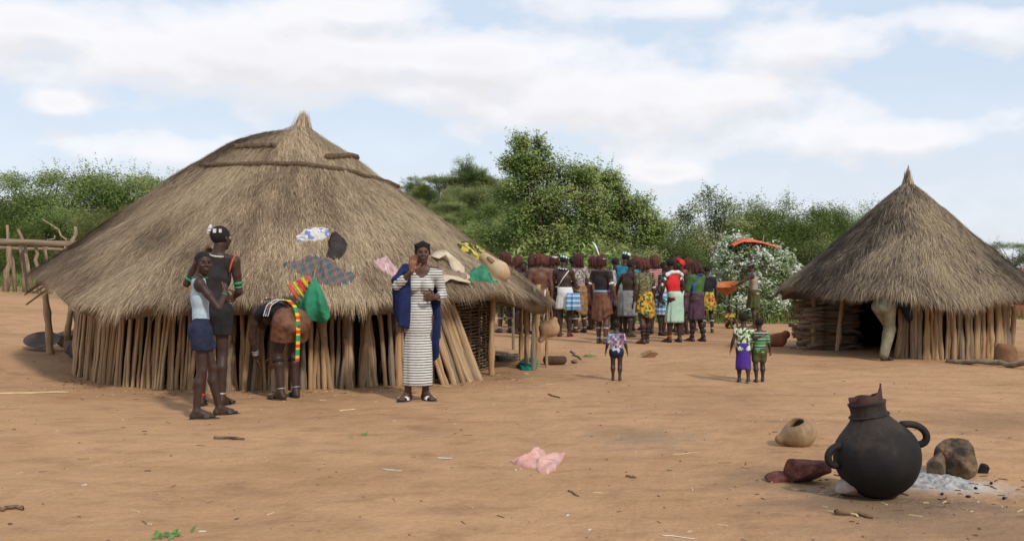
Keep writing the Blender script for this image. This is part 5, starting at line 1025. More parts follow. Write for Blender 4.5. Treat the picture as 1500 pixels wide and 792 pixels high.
# ------------------------------------------------------------------ things lying on the roof, the yard and in hands
def star(name, poly, zf, m, label, cat, wr=.03, lift=.02, seed=0, hit=None, c=None, group=None, nr=18, sub=5, freq=8, dome=0, sharp=1.0):
    """a crumpled sheet with thickness lying on a surface; poly = outline in metres (x, y)"""
    pl = np.asarray(poly, float); n0 = len(pl); t = np.arange(n0 * sub) / sub; i = t.astype(int); f = (t - i)[:, None]
    p = pl[i % n0] * (1 - f) + pl[(i + 1) % n0] * f; ce = pl.mean(0) if c is None else np.asarray(c); k = np.linspace(.001, 1, nr)
    P2 = ce + (p[:, None] - ce) * k[None, :, None]; P3 = np.concatenate([P2, P2[..., :1] * 0 + seed], -1)
    ca_, sa_ = math.cos(seed), math.sin(seed); PR = np.stack([(P3[..., 0] * ca_ + P3[..., 1] * sa_) * freq * 1.5, (P3[..., 1] * ca_ - P3[..., 0] * sa_) * freq * .5, P3[..., 2]], -1); w = .75 * np.clip(1 - np.abs(fbm(PR, seed, 2)) * 7, 0, 1) + .8 * np.abs(fbm(P3 * freq, seed + 5, 3)) + .25; off = lift * .5 + wr * w ** sharp * (1 - .6 * k[None] ** 4) + dome * (1 - k[None] ** 2)
    z = zf(P2[..., 0], P2[..., 1]); top = np.concatenate([P2, (z + off)[..., None]], -1); bot = np.concatenate([P2[:, -1:], (z + off * .2)[:, -1:, None] - .012], -1)
    org = np.array([ce[0], ce[1], float(zf(np.array(ce[0]), np.array(ce[1])))]); PP = np.concatenate([top, bot], 1) - org
    return obj(name, MB().grid(PP, cu=True).me(name, m), None, org, 0, label, cat, group)
def roofz(h): return lambda x, y: h.z(np.arctan2(y - h.C[1], x - h.C[0]), np.hypot(x - h.C[0], y - h.C[1])) + .032
def on_roof(name, pxs, m, label, cat, **k): return star(name, [H1.hit(*q)[:2] for q in pxs], roofz(H1), m, label, cat, **k)
on_roof('cloth', [(433, 352), (440, 348), (452, 345), (458, 340), (470, 340), (481, 344), (482, 352), (474, 357), (460, 358), (448, 358), (436, 359)], spots('white_blue_print', [(.58, .56, .53), (.52, .50, .47), (.17, .20, .38), (.60, .58, .55), (.45, .44, .42)], 22), 'white cloth with blue print lying high on the large thatched roof', 'cloth', wr=.07, seed=1)
on_roof('leather_pouch', [(480, 360), (485, 350), (492, 348), (502, 355), (509, 364), (506, 376), (496, 386), (488, 385), (478, 381), (482, 370)], mat('dark_leather', (.045, .032, .028), (.02, .015, .014), 9, .7, .5, 30, .01), 'dark leather pouch on the roof beside the white and blue cloth', 'pouch', wr=.05, seed=2, dome=.08)
on_roof('plaid_cloth', [(416, 395), (424, 390), (440, 388), (446, 382), (460, 383), (480, 387), (490, 391), (496, 402), (508, 410), (522, 411), (514, 420), (498, 424), (480, 424), (466, 420), (450, 412), (434, 404)], plaid('plaid', (.075, .095, .10), (.34, .10, .055), (.10, .20, .20), .085, (0, .5, 0)), 'blue-grey and red plaid cloth spread on the roof above the bending woman', 'cloth', wr=.07, seed=3)
M_PLAS = NT('pink_film'); M_PLAS.col((.62, .40, .38)); M_PLAS.rough(.3, .5); M_PLAS.b.inputs['Alpha'].default_value = .75; M_PLAS = M_PLAS.m
on_roof('plastic_bag', [(547, 392), (556, 385), (566, 384), (574, 394), (582, 402), (586, 412), (584, 420), (572, 410), (560, 402)], M_PLAS, 'pale pinkish plastic bag on the roof left of the waving woman', 'plastic bag', wr=.08, seed=4, freq=20)
M_CARD = mat('pale_hide', (.60, .50, .37), (.46, .36, .25), 8, .8, .4, 25, .01)
hd = obj('stiff_hide', None, loc=H1.hit(658, 420), label='stiff pale hide sheet with raised edges on the roof beside the waving woman', cat='hide')
def strip_on(parent, name, pxs, m, w, off=.06, lift=0):
    o = np.array(parent.location); P = np.array([H1.hit(*q) for q in pxs]); t = np.linspace(0, 1, 18); s_ = np.linspace(0, 1, len(P)); p = np.stack([np.interp(t, s_, P[:, i]) for i in range(3)], -1); p[:, 2] = roofz(H1)(p[:, 0], p[:, 1]) + off + lift * np.sin(np.pi * t)
    T_ = nrm(np.gradient(p, axis=0)); wv_ = nrm(np.cross(T_, A(0, -.58, .8))); ww = (w * (.75 + .25 * np.sin(t * 9)))[:, None]; n = np.cross(wv_, T_) * .012
    return obj(name, MB().grid(np.stack([p - wv_ * ww, p + wv_ * ww, p + wv_ * ww + n, p - wv_ * ww + n], 1) - o, cv=True).me(name, m), parent)
strip_on(hd, 'fold', [(637, 389), (650, 386), (662, 396), (672, 408)], M_CARD, .07, .06, .05); strip_on(hd, 'fold', [(636, 424), (652, 420), (668, 424), (684, 434)], M_CARD, .085, .04, .04); strip_on(hd, 'fold', [(672, 400), (678, 414), (684, 432)], M_CARD, .05, .05, .03)
strip_on(hd, 'sheet', [(645, 405), (660, 408), (674, 420)], mat('hide_inner', (.30, .21, .135), (.22, .15, .09), 12, .85, .3), .14, .03)
on_roof('yellow_cloth', [(669, 363), (676, 360), (690, 361), (700, 367), (710, 374), (708, 381), (703, 386), (694, 380), (682, 374), (674, 369)], spots('yellow_black_print', [(.42, .34, .05), (.05, .045, .02), (.48, .40, .09), (.16, .14, .04)], 11), 'yellow and black printed cloth high on the right roof slope', 'cloth', wr=.06, seed=5)
on_roof('green_shirt', [(681, 413), (690, 404), (702, 397), (712, 398), (718, 410), (724, 424), (729, 434), (720, 432), (706, 424), (694, 420)], mat('sea_green_cloth', (.05, .24, .13), (.02, .10, .055), 9, .85, .5, 30, .01), 'crumpled sea green shirt on the roof edge below the gourd', 'shirt', wr=.10, seed=6)
def solid(name, prims, vx, m, label, cat, org, cuts=(), minus=(), noise=0, group=None, parent=None):
    V, Q = sdf_mesh(prims, vx, 0, cuts, minus, noise); return obj(name, mesh(name, V, Q, m), parent, org, 0, label, cat, group)
p0 = H1.hit(724, 402); ax_ = nrm(H1.hit(742, 412) - H1.hit(706, 378)); side = nrm(np.cross(ax_, A(0, -.6, .8)))
M_GOURD = mat('gourd_skin', (.50, .36, .22), (.36, .23, .12), 5, .55, .3, 40, .004, spec=.35)
gq = solid('gourd', [cone(-ax_ * .20, ax_ * .10, .07, .125, .05), cone(ax_ * .10, ax_ * .16, .125, .10, .05)], .011, M_GOURD, 'long pale gourd lying on the right roof slope', 'gourd', p0 + A(0, -.03, .10), noise=.004)
obj('bald_patch', MB().tube([ax_ * -.12 + A(0, -.075, .05), ax_ * 0 + A(0, -.095, .055)], [.03, .04], 10, flat=.5).me('bald_patch', M_TANL), gq)
# green bag with striped flap hanging from the eave
pe = PX(452, 470, 10.55); bag = obj('green_bag', None, loc=pe, label='green cloth bag with red and yellow striped flap hanging from the roof edge', cat='bag')
def bp(px, py, dy=0): return PX(px, py, 10.55 + dy) - pe
pl = np.array([(458, 405), (452, 414), (444, 428), (434, 441), (436, 452), (442, 466), (450, 472), (460, 470), (470, 474), (480, 470), (484, 464), (481, 450), (476, 436), (469, 420), (463, 408)], float); t = np.arange(len(pl) * 4) / 4; ii = t.astype(int); f_ = (t - ii)[:, None]; o2 = pl[ii % 15] * (1 - f_) + pl[(ii + 1) % 15] * f_
kk = np.linspace(.001, 1, 14); ce = np.array([461., 446.]); q2 = ce + (o2[:, None] - ce) * kk[None, :, None]; P3 = np.concatenate([q2 * .09, q2[..., :1] * 0], -1)
fold = .035 * np.sin((q2[..., 0] - 458) * .42 * 40 / (q2[..., 1] - 385).clip(12)) * sm(405, 450, q2[..., 1]) + .05 * fbm(P3, 5, 3); bul = .09 * (1 - kk[None] ** 2) + .012
S = [np.stack([(q2[..., 0] - 750) * 10.55 / F, 10.55 + sg * bul + fold, CAMH - (q2[..., 1] - HZ) * 10.55 / F], -1) - pe for sg in (-1, 1)]
obj('pouch', MB().grid(np.concatenate([S[0], S[1][:, ::-1]], 1), cu=True).me('pouch', mat('green_cotton', (.035, .25, .13), (.02, .15, .08), 7, .85, .5, 25, .01)), bag)
for i, (a, b_, m_) in enumerate([((423, 417), (440, 442), M_ORANGE), ((430, 414), (447, 437), M_YELLOW), ((437, 411), (451, 431), M_REDSC), ((443, 408), (455, 424), M_YELLOW), ((450, 405), (460, 417), M_ORANGE)]): obj('flap_stripe', MB().tube([bp(*a), (bp(*a) + bp(*b_)) / 2 + A(0, -.02, .01), bp(*b_)], .033, 8, flat=.45).me('flap_stripe', m_), bag)
obj('strap', MB().tube([bp(459, 410), bp(462, 395, .5), H1.hit(466, 385) - pe], .012, 6).me('strap', M_TANL), bag)
# --- the leafy shelter
YS = 27.6; so = PX(1107, 470, YS); so[2] = gz(so[0], so[1]); shl = obj('leafy_shelter', None, loc=so, label='shelter heaped with pale green leafy branches under an orange tarpaulin', cat='shelter')
r = np.random.default_rng(61); C = []; rad = []
for k in range(150):
    th = r.uniform(0, 2 * np.pi); ph = r.uniform(0, 1); z = 1.92 * math.sin(ph * 1.57) ** .8; q = math.cos(ph * 1.45) ** .55; C.append((1.28 * q * math.cos(th), 1.0 * q * math.sin(th), z * (1 - .12 * math.cos(th)) + .08)); rad.append(.15 + .14 * r.random())
C = np.array(C)
obj('foliage', leaves('foliage', C, rad, 21000, .11, [(.13, .19, .07), (.26, .33, .16), (.46, .51, .36), (.64, .67, .56), (.70, .72, .64)], 62, .8, .5, vcol('pale_leaves', .6, .3, .2)), shl)
for k in range(16):
    a = r.uniform(0, 6.28); p0 = A(1.25 * math.cos(a), .95 * math.sin(a), 0); p1 = A(.35 * math.cos(a + .3), .3 * math.sin(a + .3), 1.75)
    obj('branch', MB().tube([p0, p0 * A(.95, .95, 0) + A(0, 0, .9), p1], [.03, .025, .015], 6).me('branch', M_WOOD), shl)
sp_ = lambda px, py, dy=0: PX(px, py, YS + dy) - so
for i, (a, m1, b_) in enumerate([((1046, 372), (1048, 357), (1058, 346)), ((1048, 372), (1054, 362), (1062, 350)), ((1043, 374), (1045, 362), (1050, 355)), ((1078, 378), (1082, 366), (1088, 358)), ((1117, 362), (1118, 352), (1119, 344))]): obj('branch', MB().tube([sp_(*a), sp_(*m1), sp_(*b_)], [.022, .016, .01], 6).me('branch', M_PALEBARK), shl)
u = np.linspace(0, 1, 16); v = np.linspace(0, 1, 9); U_, V_ = np.meshgrid(u, v, indexing='ij'); e = [np.interp(U_, [0, .25, .5, 1], [q0, q1, q2, q3]) for q0, q1, q2, q3 in ((1066, 1080, 1100, 1133), (359, 352, 353, 362))]
TP = np.stack([(e[0] - 750) * YS / F - so[0], -.75 + 1.6 * V_, CAMH - (e[1] - HZ) * YS / F - so[2] + .10 * np.sin(V_ * 3.14) - .04 + .06 * fbm(np.stack([U_ * 6, V_ * 6, U_ * 0], -1), 4, 2)], -1)
obj('tarpaulin', MB().grid(np.concatenate([TP, (TP - A(0, 0, .015))[:, ::-1]], 1), cv=True).me('tarpaulin', mat('orange_tarpaulin', (.66, .13, .055), (.52, .10, .045), 5, .5, .3, 20, .01)), shl)
for k in range(9):
    a = r.uniform(-.2, 3.3) + math.pi; p = A(1.2 * math.cos(a), -1.15 + r.uniform(-.4, .2), .05); obj('fallen_twig', MB().tube(bent(p, p + A(r.uniform(-.5, .5), r.uniform(-.2, .2), .04), .03, k, 4), .01, 5).me('fallen_twig', M_WOOD), shl)
# orange bowl held by the man
h = bowl_man; hw = (h.J['wrR'] + h.J['wrL']) / 2; ca, sa = math.cos(R(-104)), math.sin(R(-104)); fdw = A(sa, -ca, 0); hw = A(hw[0] * ca - hw[1] * sa, hw[0] * sa + hw[1] * ca, hw[2]) + np.array(h.o.location)
bm = MB().lathe([(.001, -.16), (.14, -.15), (.25, -.06), (.305, .06), (.315, .065), (.30, .055), (.24, -.05), (.13, -.13), (.001, -.14)], 32); bo = obj('bowl', bm.me('bowl', mat('orange_gourd', (.50, .17, .05), (.34, .10, .03), 6, .5, .2)), None, hw + fdw * .20 + A(0, 0, -.02), 0, 'large orange bowl held out by the man at the shelter', 'bowl'); bo.rotation_euler = (R(12), R(-8), 0)
# blue striped cloth carried by the white skirted dancer
p = PX(839, 452, wskirt.o.location[1] - .24); star_o = obj('striped_cloth', None, loc=p, label='blue and white striped cloth hanging beside the white skirt', cat='cloth')
V, Q = sdf_mesh([cone(A(-.10 + .055 * i, .02 * math.sin(i * 2), .30), A(-.11 + .06 * i, .03 * math.sin(i * 2.3), .0), .03, .035, .03) for i in range(5)], .012); obj('cloth', mesh('cloth', V, Q, M_BLUEST), star_o)
# --- big clay pot on the ashes
M_POT = mat('soot_black_clay', (.038, .030, .026), (.016, .013, .012), 5, .62, .35, 60, .004, spec=.35, lo=.3, hi=.7); M_CLAY = mat('red_brown_clay', (.065, .026, .02), (.025, .012, .010), 8, .7, .4, 40, .005)
def pot_mat():
    t = NT('sooty_pot'); v = t.coord(); s_ = t.nd('ShaderNodeSeparateXYZ'); t.ln(v, s_.inputs[0]); n = t.noise(v, 5, 8, .7)
    hgt = t.math('ADD', s_.outputs[2], t.math('MULTIPLY', t.math('SUBTRACT', n, .5), .85)); t.col(t.ramp(hgt, [(.14, (.009, .008, .008)), (.34, (.017, .014, .013)), (.46, (.040, .029, .023)), (.52, (.022, .018, .016)), (.66, (.075, .05, .038))])); t.rough(.72, .22)
    w = t.nd('ShaderNodeTexNoise'); w.inputs['Scale'].default_value = 1; t.ln(t.coord((3, 3, 120)), w.inputs['Vector']); t.bump(t.math('ADD', t.math('MULTIPLY', w.outputs['Fac'], .5), t.noise(v, 50, 4)), .25, .006); return t.m
M_POT = pot_mat()
gp = G(1296, 727); pot = obj('clay_pot', None, loc=gp - A(0, 0, .012), label='large soot blackened clay pot with two handles and a broken neck', cat='pot'); pot.rotation_euler = (R(-2), R(-10), 0)
zs = np.array([0, .012, .05, .10, .16, .22, .27, .32, .37, .41, .44, .465, .485, .52, .555, .565, .572, .566]); rs = np.array([.002, .07, .145, .196, .232, .247, .248, .238, .21, .172, .142, .118, .106, .099, .104, .112, .108, .096]); zf = np.linspace(0, len(zs) - 1, 70)
prof = np.stack([np.interp(zf, np.arange(len(zs)), rs), np.interp(zf, np.arange(len(zs)), zs)], -1)
prof[2:-2] = (prof[:-4] + prof[1:-3] + prof[2:-2] + prof[3:-1] + prof[4:]) / 5
inner = np.stack([prof[::-1, 0] - .012, prof[::-1, 1] + .002], -1)[2:40]
obj('vessel', MB().lathe(np.vstack([prof, inner]), 64, wob=.11, seed=3).me('vessel', M_POT), pot)
for sgn, zc, ro_, az in ((-1, .30, .052, 10), (1, .345, .062, -8)):
    t = np.linspace(0, 1, 18); r0_, r1_ = float(np.interp(zc - ro_, zs, rs)), float(np.interp(zc + ro_, zs, rs)); p = np.stack([sgn * (r0_ + (r1_ - r0_) * t - .012 + 1.5 * ro_ * np.sin(np.pi * t) ** .8), 0 * t, zc - ro_ * 1.05 * np.cos(np.pi * t)], -1); c_, s_ = math.cos(R(az)), math.sin(R(az)); p = p @ np.array([[c_, s_, 0], [-s_, c_, 0], [0, 0, 1]])
    obj('handle', MB().tube(p, .021, 10).me('handle', M_POT), pot)
th = np.linspace(0, 2 * np.pi, 64, endpoint=False); jag = .012 + .035 * np.clip(np.sin(th * 1 + 2.6), 0, 1) + .05 * np.exp(-((np.mod(th + 1.0, 2 * np.pi) - .75) / .42) ** 2) + .02 * vnoise(np.stack([th * 4, th * 0, th * 0], -1), 3); jag = jag - .03 * np.exp(-((th - 4.9) / .35) ** 2)
P = np.stack([np.stack([np.cos(th) * q, np.sin(th) * q, np.where(np.full(64, top_), .575 + jag, .53)], -1) for q, top_ in ((.088, False), (.098, True), (.090, True), (.080, False))], 1)
obj('broken_neck', MB().grid(P, cu=True, cv=False).me('broken_neck', M_CLAY), pot); obj('neck_ring', MB().lathe([(.113, .485), (.118, .49), (.113, .497), (.105, .49)], 48).me('neck_ring', M_POT), pot)
# rocks round the hearth
def rock(name, px, py, d, m, label, seed, cat='stone', rz=0, sink=.02, cuts=6, nz=.012):
    r = np.random.default_rng(seed); d = A(*d) / 2; g = G(px, py); cu = []
    for k in range(cuts):
        n = nrm(r.normal(size=3) + A(0, 0, .3)); cu.append((n * d * (.55 + .22 * r.random()), n))
    V, Q = sdf_mesh([ell((0, 0, 0), np.eye(3), d * 1.12, .02)], min(d) / 13, 0, cu, (), nz); V = V * (1 + .26 * fbm(V / max(d) * 1.8 + seed, seed, 5))[:, None]; V = V @ np.array([[math.cos(rz), math.sin(rz), 0], [-math.sin(rz), math.cos(rz), 0], [0, 0, 1]])
    V[:, 2] -= V[:, 2].min() + sink
    return obj(name, mesh(name, V, Q, m), None, g, 0, label, cat)
M_RED = mat('red_stone', (.20, .075, .055), (.09, .032, .026), 14, .9, 1.0, 30, .03); M_BRN = mat('brown_stone', (.24, .145, .075), (.03, .024, .021), 8, .9, 1.0, 30, .03); M_GRST = mat('grey_brown_stone', (.20, .14, .10), (.11, .075, .055), 9, .9, .6, 30, .01)
rock('stone', 1178, 706, (.32, .22, .19), M_RED, 'dark red slab of stone left of the big pot', 1, rz=.3, cuts=9); rock('stone', 1143, 704, (.17, .15, .07), M_RED, 'thin red stone flake beside the dark red slab', 2)
rock('stone', 1247, 725, (.20, .17, .14), mat('ashy_stone', (.24, .145, .09), (.34, .30, .27), 7, .9, .5), 'ash dusted stone propping the big pot on its left', 3, rz=.6); rock('stone', 1402, 697, (.29, .26, .27), M_BRN, 'charred brown hearth stone right of the big pot', 4, rz=.8, cuts=7); rock('charcoal', 1440, 692, (.09, .08, .07), M_BLKCLOTH, 'black lump of charcoal beside the charred hearth stone', 5, 'charcoal')
rock('stone', 1372, 696, (.11, .16, .18), M_GRST, 'dark upright stone behind the right side of the pot', 6, rz=-.5)
M_ASH = mat('white_ash', (.47, .45, .43), (.24, .215, .20), 22, .95, .8, 60, .02)
def gpoly(pxs): return [G(*q)[:2] for q in pxs]
star('ash', gpoly([(1322, 694), (1350, 688), (1372, 696), (1396, 697), (1420, 703), (1432, 712), (1428, 719), (1408, 716), (1385, 721), (1362, 715), (1340, 716), (1318, 708)]), lambda x, y: terr(x, y), M_ASH, 'pale ash heap spilling from the hearth right of the pot', 'ash', wr=.022, lift=-.02, seed=9, dome=.03, nr=22, freq=18)
for i, (px, py) in enumerate([(1430, 716), (1452, 709), (1418, 728), (1470, 731), (1380, 724)]): rock('ember', px, py, (.026, .018, .018), M_BLKCLOTH, 'tiny burnt ember scattered on the ash heap', 40 + i, 'charcoal', sink=.004, nz=.003)['group'] = 'embers on the ash'
# gourd bowl lying on its side
gg = G(1165, 652)
go = solid('gourd_bowl', [cone((-.115, 0, .05), (.03, 0, .095), .038, .108, .06), cone((.03, 0, .095), (.06, 0, .10), .108, .09, .05)], .006, mat('old_gourd', (.33, .22, .12), (.19, .115, .06), 7, .6, .4, 40, .004, spec=.3), 'cut open brown gourd lying on the bare ground left of the pot', 'gourd', gg - A(0, 0, .004), minus=[cone((-.06, -.0, .10), (.03, 0, .10), .03, .094, .02), cone((.0, -.02, .16), (-.02, -.05, .25), .055, .07, .02)])
star('plastic_bag', gpoly([(747, 676), (758, 671), (770, 669), (780, 663), (788, 661), (796, 664), (804, 671), (814, 671), (828, 666), (822, 676), (814, 688), (802, 694), (790, 693), (786, 686), (768, 684), (756, 681)]), lambda x, y: terr(x, y), None or (lambda t: (t.col(t.ramp(t.noise(t.coord(), 18, 4), [(.3, (.72, .30, .24)), (.7, (.88, .58, .50))])), t.rough(.28, .6), setattr(t.b.inputs['Alpha'], 'default_value', .68), t.bump(t.noise(t.coord(), 35, 3), .6, .02), t.m)[-1])(NT('salmon_film')), 'crumpled salmon pink plastic bag on the open ground', 'plastic bag', wr=.06, lift=.0, seed=12, nr=26, sub=8, freq=6, dome=.0)
# porch things
solid('wooden_stool', [cone((-.09, 0, .09), (.09, 0, .09), .085, .08, .02, (A(0, 0, 1), .95))], .01, mat('dark_wood', (.10, .055, .033), (.05, .028, .018), 9, .7, .4), 'dark wooden trough lying beside the porch posts', 'trough', G(813, 534) - A(0, 0, .02), cuts=[((0, 0, .145), (0, 0, 1))], minus=[cone((-.08, 0, .16), (.08, 0, .16), .055, .05)], noise=.004)
bk_ = obj('basket', None, loc=G(742, 528) + A(0, 0, -.01), label='shallow pale woven basket in the shade of the porch', cat='basket'); obj('bowl', MB().lathe([(.02, .01), (.15, .012), (.19, .10), (.20, .105), (.185, .09), (.14, .03), (.02, .03)], 30, wob=.04).me('bowl', spots('woven_grey', [(.40, .38, .34), (.25, .23, .2), (.5, .48, .44)], 45)), bk_)
yb = obj('yellow_bowl', MB().lathe([(.02, .0), (.13, .01), (.20, .07), (.205, .075), (.19, .07), (.12, .03), (.02, .02)], 28).me('yellow_bowl', mat('yellow_enamel', (.44, .25, .04), (.3, .16, .03), 8, .5, .2)), None, G(727, 523) + A(0, .1, 0), 0, 'yellow bowl behind the woven basket under the porch', 'bowl')
star('teal_cloth', gpoly([(757, 537), (764, 531), (775, 529), (788, 532), (787, 540), (776, 543), (764, 542)]), lambda x, y: terr(x, y), mat('teal_green_cloth', (.02, .25, .20), (.012, .14, .11), 8, .8, .5), 'teal green cloth dropped at the foot of the porch posts', 'cloth', wr=.08, seed=14)
ph = PX(803, 492, 13.5); hb = obj('hanging_gourd', None, loc=ph, label='leather wrapped gourd hanging by a beaded strap from the roof end', cat='gourd')
V, Q = sdf_mesh([cone((-.03, 0, .10), (.05, 0, .10), .10, .11, .04), cone((.03, 0, .12), (-.10, 0, -.05), .09, .04, .05), cone((.06, 0, .14), (.09, .0, .22), .06, .04, .03)], .01, noise=.008); obj('vessel', mesh('vessel', V, Q, mat('wrapped_leather', (.42, .27, .15), (.24, .14, .075), 7, .65, .5, 25, .01)), hb)
hp_ = lambda px, py, dy=0: PX(px, py, 13.5 + dy) - ph
for i, (a, b_) in enumerate([((796, 470), (799, 424)), ((806, 470), (801, 424)), ((812, 475), (803, 426))]): obj('strap', MB().tube(bent(hp_(*a), hp_(*b_), .008, i, 7), .013, 7).me('strap', M_BEAD if i == 0 else M_TANL), hb)
b1 = G(801, 538); put_pole('hook_post', THICK[3], hut1, b1 - A(0, 0, .05), PX(799, 422, b1[1]), .022, H1.C, 1)
for i, (px, py, d, lab) in enumerate([(842, 532, (.12, .1, .07), 'small grey stone near the dark wooden trough'), (953, 523, (.27, .2, .12), 'flat tan stone on the ground in front of the dancers'), (336, 571, (.17, .14, .09), 'round tan stone at the foot of the stick wall'), (108, 524, (.30, .25, .24), 'rounded boulder at the corner of the stick wall'), (96, 508, (.3, .25, .3), 'boulder in the shade behind the lean-to post')]):
    rock('stone', px, py, d, M_GRST if i in (0, 3, 4) else mat('tan_stone_%d' % i, (.36, .22, .12), (.25, .14, .075), 9, .9, .5), lab, 20 + i, cuts=6)
pan = obj('metal_pan', MB().lathe([(.01, .0), (.14, .01), (.235, .075), (.25, .08), (.235, .07), (.13, .025), (.01, .018)], 32).me('metal_pan', mat('rusty_iron', (.10, .065, .05), (.055, .04, .035), 9, .6, .4)), None, G(62, 512) + A(0, 0, .08), 0, 'dark round iron pan leaning by the lean-to post', 'pan'); pan.rotation_euler = (R(24), R(8), 0)
cp = G(1138, 507); solid('clay_jar', [cone((-.10, 0, .12), (.05, 0, .13), .11, .13, .05), cone((.10, 0, .19), (.16, 0, .22), .07, .08, .02)], .011, mat('orange_clay', (.36, .13, .07), (.24, .08, .045), 7, .8, .4), 'orange clay jar lying on its side behind the walking children', 'jar', cp - A(0, 0, .01), noise=.004)
# firewood stacked under the small hut's eave
wo_ = G(1216, 512); pile = obj('woodpile', None, loc=wo_, label='stack of split firewood under the eave of the small hut', cat='woodpile'); FW = []
for i in range(10):
    r = np.random.default_rng(300 + i); n = 6; x = np.linspace(-.5, .5, n); FW.append(MB().tube(np.stack([x, r.normal(size=n) * .012, r.normal(size=n) * .014], -1), (.026 + .014 * r.random()) * (1 + .15 * r.normal(size=n)), 7).me('stick_shape', [M_WOODX, mat('firewood_%d' % i, (.30, .19, .11), (.14, .085, .05), 40, .85, .8, 80, .012, (.05, 1, 1))][i % 2]))
for lay in range(3):
    for row in range(18):
        o = obj('stick', FW[rnd.randrange(10)], pile, (rnd.uniform(-.09, .09), lay * .14 + rnd.uniform(-.04, .04), .03 + row * .045 + rnd.uniform(-.01, .01))); o.rotation_euler = (rnd.uniform(0, 6), rnd.gauss(0, .05), rnd.gauss(0, .10)); o.scale = (rnd.uniform(.85, 1.2), 1, 1)
for px, py, qx, qy in ((1262, 490, 1240, 482), (1272, 480, 1262, 500)):
    pass
lg = obj('long_pole', MB().tube(bent(G(1386, 531) + A(0, 0, .03), G(1515, 541) + A(0, 0, .04), .02, 9, 9), np.linspace(.03, .045, 9), 8).me('long_pole', M_WOODX), None, (0, 0, 0), 0, 'long bare pole lying on the ground before the small hut', 'pole')
solid('clay_block', [cone((0, 0, .1), (0, 0, .24), .15, .13, .04), cone((.05, 0, .1), (.06, .02, .2), .14, .12, .04)], .014, mat('brown_block', (.23, .12, .06), (.14, .07, .035), 6, .9, .6), 'brown clay block standing against the small hut wall', 'block', G(1472, 534) - A(0, 0, .03), cuts=[((0, 0, .33), (.1, 0, 1))], noise=.015)
mw = MB(); xs = np.linspace(14.9, 22, 30); P = np.array([[[x, 30 + .3 * math.sin(x), gz(x, 30) - .2], [x, 30 + .3 * math.sin(x), 1.46 + .05 * math.sin(x * 3)], [x, 30.3 + .3 * math.sin(x), 1.44 + .05 * math.sin(x * 3)], [x, 30.35 + .3 * math.sin(x), gz(x, 30) - .2]] for x in xs]); obj('mud_wall', mw.grid(P).me('mud_wall', mat('red_mud', (.24, .095, .05), (.16, .06, .035), 3, .95, .6, 20, .02)), None, (0, 0, 0), 0, 'low red mud wall beyond the small hut at the right edge', 'wall')
# ------------------------------------------------------------------ small litter of the yard
M_PALES = mat('peeled_stick', (.66, .52, .30), (.52, .38, .2), 9, .7, .3); M_DRYL = mat('dry_leaf', (.20, .12, .065), (.11, .065, .035), 20, .85, .4); M_PAPER = mat('pale_scrap', (.66, .62, .56), (.5, .46, .4), 20, .8, .3)
def twig(pa, pb, rr, m, label, cat='stick', wob=.01, name='stick', seed=1):
    a = G(*pa); b_ = G(*pb); p = bent(a, b_, wob, seed, 7); p[:, 2] = terr(p[:, 0], p[:, 1]) + rr * .7 + np.abs(p[:, 2] - a[2]) * .1
    return obj(name, MB().tube(p - a, rr * np.linspace(1, .7, 7), 7).me(name, m), None, a, 0, label, cat)
twig((-12, 578), (101, 575), .012, M_PALES, 'long peeled yellow stick on the ground at the left edge', wob=.006); twig((313, 642), (357, 644), .013, M_DRYL, 'dark twisted strip of hide on the ground below the boy', 'hide strip', .018, 'hide_strip', 3); twig((0, 747), (33, 744), .013, M_DRYL, 'dark curled strip at the lower left edge', 'hide strip', .02, 'hide_strip', 4)
twig((560, 687), (588, 689), .0035, M_PAPER, 'thin white straw on the ground left of the pink bag', 'straw', .004, 'straw', 5); twig((640, 671), (662, 672), .005, M_PAPER, 'short white straw just left of the pink bag', 'straw', .004, 'straw', 6); twig((968, 784), (1018, 789), .0035, M_PAPER, 'pale straw at the bottom edge of the picture', 'straw', .005, 'straw', 7)
twig((497, 602), (521, 600), .008, M_PALES, 'pale wood chip on the ground left of the waving woman', 'chip', .006, 'wood_chip', 8); twig((917, 698), (932, 700), .009, M_DRYL, 'small dark chip right of the pink bag', 'chip', .006, 'wood_chip', 9); twig((833, 719), (848, 727), .006, M_DRYL, 'thin dark twig below the pink bag', 'twig', .008, 'twig', 10); twig((836, 515), (851, 527), .016, M_DRYL, 'bent dark stick near the wooden trough', 'stick', .02, 'stick', 11)
twig((803, 578), (820, 583), .009, M_DRYL, 'thin brown twig between the porch and the lone toddler', 'twig', .01, 'twig', 12); twig((985, 666), (1018, 663), .004, M_PALES, 'pale twig on the open ground left of the gourd', 'twig', .008, 'twig', 13); twig((1225, 752), (1280, 759), .016, M_DRYL, 'charred stick on the ground in front of the pot', 'stick', .012, 'stick', 14); twig((1230, 750), (1256, 757), .009, M_PALES, 'split pale kindling in front of the pot', 'stick', .008, 'stick', 15); twig((1170, 684), (1240, 680), .010, M_DRYL, 'thin burnt stick pointing into the hearth', 'stick', .012, 'stick', 16); twig((1195, 676), (1238, 688), .008, M_DRYL, 'second burnt stick crossing behind the red slab', 'stick', .012, 'stick', 17)
for i, (px, py, lab) in enumerate([(863, 522, 'handful of green leaves dropped near the trough'), (240, 788, 'green sprig at the bottom left edge'), (538, 640, 'small green leaf scrap left of the pink bag')]):
    r = np.random.default_rng(90 + i); g_ = G(px, py); n = 14 if i < 2 else 3; so_ = obj('leaf_sprig', None, None, g_, 0, lab, 'leaves')
    for k in range(n):
        V, q, cc = leaf_geo(r.normal(size=(1, 3)) * A(.05, .05, .0) + A(0, 0, .018), [.09, .05, .05][i], np.array([[.10, .22, .05]]) * (.7 + .6 * r.random()), r, 1.5); obj('leaf', mesh('leaf', V, q, M_LEAF, False, cols=cc), so_)
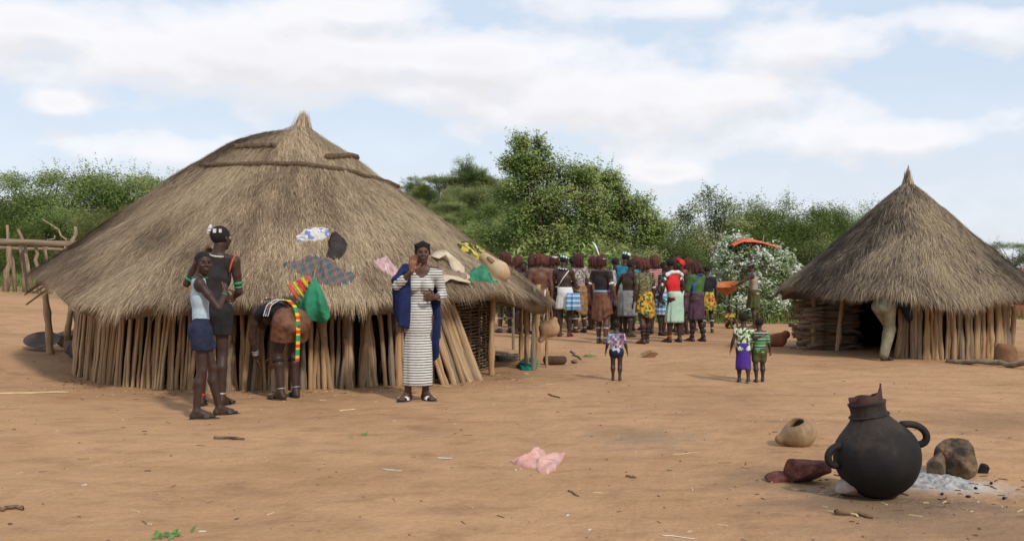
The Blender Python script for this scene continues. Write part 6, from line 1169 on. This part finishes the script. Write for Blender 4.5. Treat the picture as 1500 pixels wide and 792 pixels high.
def litter():
    r = np.random.default_rng(17); mb = MB(); cs = []
    def bit(x, y, L, w, hgt, a, c):
        d = np.array([math.cos(a), math.sin(a), 0]); e = np.array([-d[1], d[0], 0]); z = gz(x, y); o = np.array([x, y, z]); q = [o - d * L / 2 - e * w / 2, o + d * L / 2 - e * w / 2, o + d * L / 2 + e * w / 2, o - d * L / 2 + e * w / 2]; k = .45 + .5 * r.random()
        mb.add(q + [o + (p - o) * k + A(0, 0, hgt) for p in q], [[4, 5, 6, 7], [0, 1, 5, 4], [1, 2, 6, 5], [2, 3, 7, 6], [3, 0, 4, 7]]); cs.extend([c] * 8)
    for k in range(900):
        Y = 4.6 + 17 * r.random() ** 1.2; X = r.uniform(-.56, .56) * Y; t = r.random()
        if math.hypot(X - H1.C[0], Y - H1.C[1]) < 2.7: continue
        if t < .5: s_ = .005 + .012 * r.random() ** 3; bit(X, Y, s_ * 1.4, s_, s_ * .6, r.random() * 6.28, A(.28, .165, .09) * (.6 + .8 * r.random()))
        elif t < .8: bit(X, Y, .02 + .09 * r.random() ** 2, .004 + .004 * r.random(), .005, r.random() * 6.28, [A(.55, .42, .26), A(.22, .14, .08), A(.34, .22, .12)][r.integers(3)])
        elif t < .95: s_ = .008 + .02 * r.random() ** 3; bit(X, Y, s_ * 1.6, s_ * .8, .006, r.random() * 6.28, A(.2, .125, .075) * (.6 + .6 * r.random()))
        else: bit(X, Y, .02 + .02 * r.random(), .012, .004, r.random() * 6.28, A(.62, .58, .52) * (.7 + .3 * r.random()))
    for k in range(420):   # bits swept against the stick wall and round the hearth
        if k < 260: a = r.uniform(lo, dr2 + .4); q = RW + .1 + abs(r.normal()) * .35; X, Y = H1.C[0] + q * math.cos(a), H1.C[1] + q * math.sin(a)
        else: g_ = G(1320, 715); X, Y = g_[0] + r.normal() * .6, g_[1] + r.normal() * .4
        bit(X, Y, .02 + .07 * r.random() ** 2, .004 + .006 * r.random(), .006, r.random() * 6.28, [A(.5, .38, .22), A(.12, .075, .05), A(.25, .16, .09)][r.integers(3)])
    obj('litter', mb.me('litter', vcol('litter_bits', .9, .1), False, np.array(cs)), kind='stuff', label='scattered chips, straw and pebbles on the bare yard', cat='litter')
litter()
